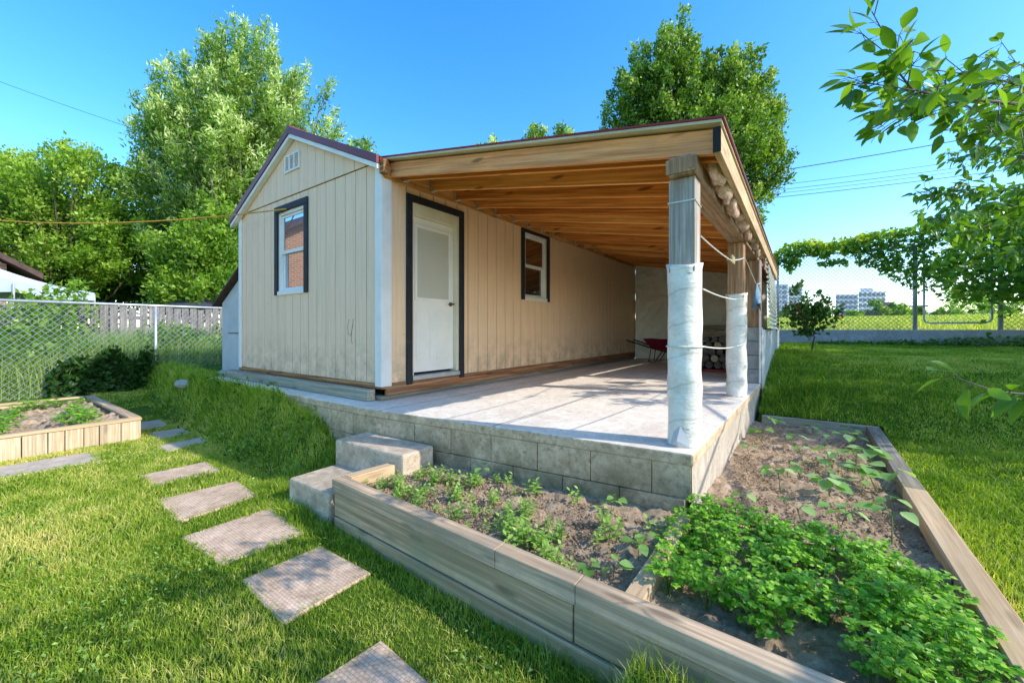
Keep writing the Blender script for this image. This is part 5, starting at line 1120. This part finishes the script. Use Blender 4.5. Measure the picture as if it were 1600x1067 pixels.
vals = np.clip(0.58 + 0.45 * (nz2 - 0.5) + 0.6 * (vnoise(x, y, 0.7, 79) - .5) + 0.3 * (vnoise(x, y, 16, 80) - .5) + RNG.normal(size=n) * 0.18 + (RNG.random(n) < 0.10) * 0.4, 0, 1)
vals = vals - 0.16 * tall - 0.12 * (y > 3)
gl = blades(x, y, h, w, np.clip(vals, 0, 1), 'lawn_grass', grass_m, 0.75); tag(gl, 'green lawn grass, mown short and taller against the shed foundation', 'grass', kind='stuff')
# clover and plantain leaves in the lawn
nq = 9000; x = RNG.uniform(-7, -0.3, nq); y = RNG.uniform(-0.6, 2.3, nq); kk = lawn_keep(x, y) & (vnoise(x, y, 2.0, 91) > .52); x, y = x[kk], y[kk]; nq = len(x)
lw = leaves(np.stack([x, y, height(x, y) + RNG.uniform(.012, .035, nq)], 1), RNG.normal(size=(nq, 3)) * np.array([1, 1, .25]), RNG.uniform(.012, .03, nq), RNG.uniform(.010, .018, nq), np.clip(.4 + RNG.normal(size=nq) * .15, 0, 1), 'lawn_clover', seed_leaf, nrm=np.array([[0, 0, 1.0]])); tag(lw, 'small clover and weed leaves dotted through the near lawn', 'clover', kind='stuff')
nq = 2600; x = RNG.uniform(-8, -3.3, nq); y = RNG.uniform(1.75, 2.35, nq); kk = lawn_keep(x, y) & (vnoise(x, y, 2.6, 92) > .5); x, y = x[kk], y[kk]; nq = len(x)
lw = leaves(np.stack([x, y, height(x, y) + RNG.uniform(.03, .14, nq)], 1), RNG.normal(size=(nq, 3)) + np.array([0, -.3, .3]), RNG.uniform(.03, .07, nq), RNG.uniform(.02, .035, nq), np.clip(.35 + RNG.normal(size=nq) * .2, 0, 1), 'bank_weeds', mid_leaf); tag(lw, 'leafy weeds mixed into the tall grass bank below the shed', 'weeds', kind='stuff')
# field grass
x, y = scatter(-6, 40, 14.3, 32, 90); n = len(x); dd = np.hypot(x, y)
fg = blades(x, y, RNG.uniform(.04, .16, n), 0.0013 * dd, np.clip(.75 + RNG.normal(size=n) * .15, 0, 1), 'field_grass', grass_m); tag(fg, 'dry yellow green grass on the field beyond the back fence', 'grass', kind='stuff')
# weeds between the fences
x, y = scatter(-11.9, -10.25, -1.5, 7, 4200); n = len(x); big = vnoise(x, y, 1.2, 41); h = (0.6 + 0.6 * big) * RNG.uniform(.35, 1.1, n)
wg = blades(x, y, h, 0.016, np.clip(.5 + .5 * (vnoise(x, y, 2.5, 42) - .5) + RNG.normal(size=n) * .18, 0, 1), 'tall_weeds', weed_m, 0.35, z=np.full(n, .28)); tag(wg, 'tall pale grass and weeds growing behind the chain link fence', 'weeds', kind='stuff')
nw = 26000; x = RNG.uniform(-11.95, -10.3, nw); y = RNG.uniform(-1.5, 6.5, nw); hz = vnoise(x * .6, y, 1.3, 43); z = .28 + (0.6 + 1.7 * hz ** 1.6) * RNG.random(nw)
k = vnoise(x, y, 1.8, 44) > .38; x, y, z = x[k], y[k], z[k]; nw = len(x)
o = leaves(np.stack([x, y, z], 1), RNG.normal(size=(nw, 3)) + np.array([.5, 0, .1]), RNG.uniform(.06, .13, nw), RNG.uniform(.05, .09, nw), np.clip(.45 + RNG.normal(size=nw) * .2, 0, 1), 'leafy_weeds', yel_leaf); tag(o, 'broad leaved weeds tangled behind the chain link fence', 'weeds', kind='stuff')
# dark creeper leaves shaped to stand for the shed's shadow patch on the fence
nc = 3800; y = 1.75 + 0.62 * np.clip(RNG.normal(size=nc) * .5, -1.2, 1.2); top = .82 * np.sqrt(np.clip(1 - ((y - 1.75) / .85) ** 2, 0, 1)); z = .25 + top * RNG.random(nc) ** .7 * (0.6 + .6 * vnoise(y, y * 0, 4, 9)); x = -10.12 + .22 * (1 - (z - .25)) * RNG.random(nc) - .3 * RNG.random(nc)
cm = thing('creeper_shadow_patch', (-10.1, 2.0, 0.28), 'dark creeper leaves standing for a shadow patch on the chain link fence', 'creeper')
leaves(np.stack([x, y, z], 1), RNG.normal(size=(nc, 3)) * .6 + np.array([.5, -.2, -.5]), RNG.uniform(.08, .14, nc), RNG.uniform(.07, .11, nc), np.clip(.35 + RNG.normal(size=nc) * .15, 0, 1), 'foliage', dark_leaf, cm)
# weeds along the curb
nw = 1500; x = RNG.uniform(0.2, 6, nw); z = 0.99 + RNG.random(nw) * np.interp(x, [0, 2, 3, 6], [.06, .12, .22, .35]); y = 13.95 - RNG.random(nw) * .25
o = leaves(np.stack([x, y, z], 1), RNG.normal(size=(nw, 3)) + np.array([0, -.5, .3]), RNG.uniform(.05, .1, nw), RNG.uniform(.04, .07, nw), np.clip(.35 + RNG.normal(size=nw) * .2, 0, 1), 'curb_weeds', vine_leaf); tag(o, 'low leafy weeds along the foot of the back curb', 'weeds', kind='stuff')
# soil crumbs
for nm, (x0, x1, y0, y1, zz_, nn_) in {'a': (-2.6, -0.6, 1.66, 2.42, .272, 6500), 'b': (-0.5, .5, 2.62, 5.8, .272, 9000)}.items():
    P = np.stack([RNG.uniform(x0, x1, nn_), RNG.uniform(y0, y1, nn_), zz_ + RNG.normal(size=nn_) * .006], 1); r = np.abs(RNG.normal(size=nn_)) * .0045 + .002
    oct_ = np.array([(1, 0, 0), (0, 1, 0), (-1, 0, 0), (0, -1, 0), (0, 0, .8), (0, 0, -.8)]); V = (P[:, None] + oct_[None] * r[:, None, None] * RNG.uniform(.6, 1.3, (nn_, 6, 1))).reshape(-1, 3); i = np.arange(nn_)[:, None] * 6
    T = np.concatenate([i + np.array([t]) for t in ((0, 1, 4), (1, 2, 4), (2, 3, 4), (3, 0, 4), (1, 0, 5), (2, 1, 5), (3, 2, 5), (0, 3, 5))])
    o = np_mesh('soil_clods', V, None, soil_m, pl, None, T); o['kind'] = 'stuff'
# ------------------------------------------------------------------ light, sky, camera
AZ, EL = math.radians(15), math.radians(35)
sd = Vector((math.cos(EL) * math.cos(AZ), math.cos(EL) * math.sin(AZ), math.sin(EL)))
sl = bpy.data.lights.new('sun', 'SUN'); sl.energy = 5.0; sl.angle = math.radians(0.5); sl.color = (1, 0.95, 0.86)
so = bpy.data.objects.new('sun', sl); C.objects.link(so); so.rotation_euler = (-sd).to_track_quat('-Z', 'Y').to_euler()
w = bpy.data.worlds.new('World'); S.world = w; w.use_nodes = True; nt = w.node_tree
for n_ in list(nt.nodes): nt.nodes.remove(n_)
sk = nt.nodes.new('ShaderNodeTexSky'); sk.sky_type = 'NISHITA'; sk.sun_disc = False; sk.sun_elevation = EL; sk.sun_rotation = PI / 2 - AZ
sk.air_density = 1.0; sk.dust_density = 0.6; sk.ozone_density = 2.0
hs_ = nt.nodes.new('ShaderNodeHueSaturation'); hs_.inputs['Saturation'].default_value = 1.38; hs_.inputs['Value'].default_value = 2.65; hs_.inputs['Hue'].default_value = 0.498
bg = nt.nodes.new('ShaderNodeBackground'); bg.inputs['Strength'].default_value = 0.15; wo = nt.nodes.new('ShaderNodeOutputWorld')
nt.links.new(sk.outputs[0], hs_.inputs['Color']); nt.links.new(hs_.outputs[0], bg.inputs[0]); nt.links.new(bg.outputs[0], wo.inputs[0])
cam = bpy.data.cameras.new('camera'); co = bpy.data.objects.new('camera', cam); C.objects.link(co); S.camera = co
cam.sensor_width = 36; cam.lens = 36 * 638 / 1600; cam.shift_y = -(533.5 - 515) / 1600; cam.clip_start = 0.05; cam.clip_end = 5000
co.location = (0, 0, 1.4); co.rotation_euler = (PI / 2, 0, math.atan(462 / 638))
S.view_settings.view_transform = 'Standard'; S.view_settings.look = 'None'; S.view_settings.exposure = 0
S.cycles.max_bounces = 8; S.cycles.diffuse_bounces = 4; S.cycles.transmission_bounces = 6; S.cycles.use_denoising = True
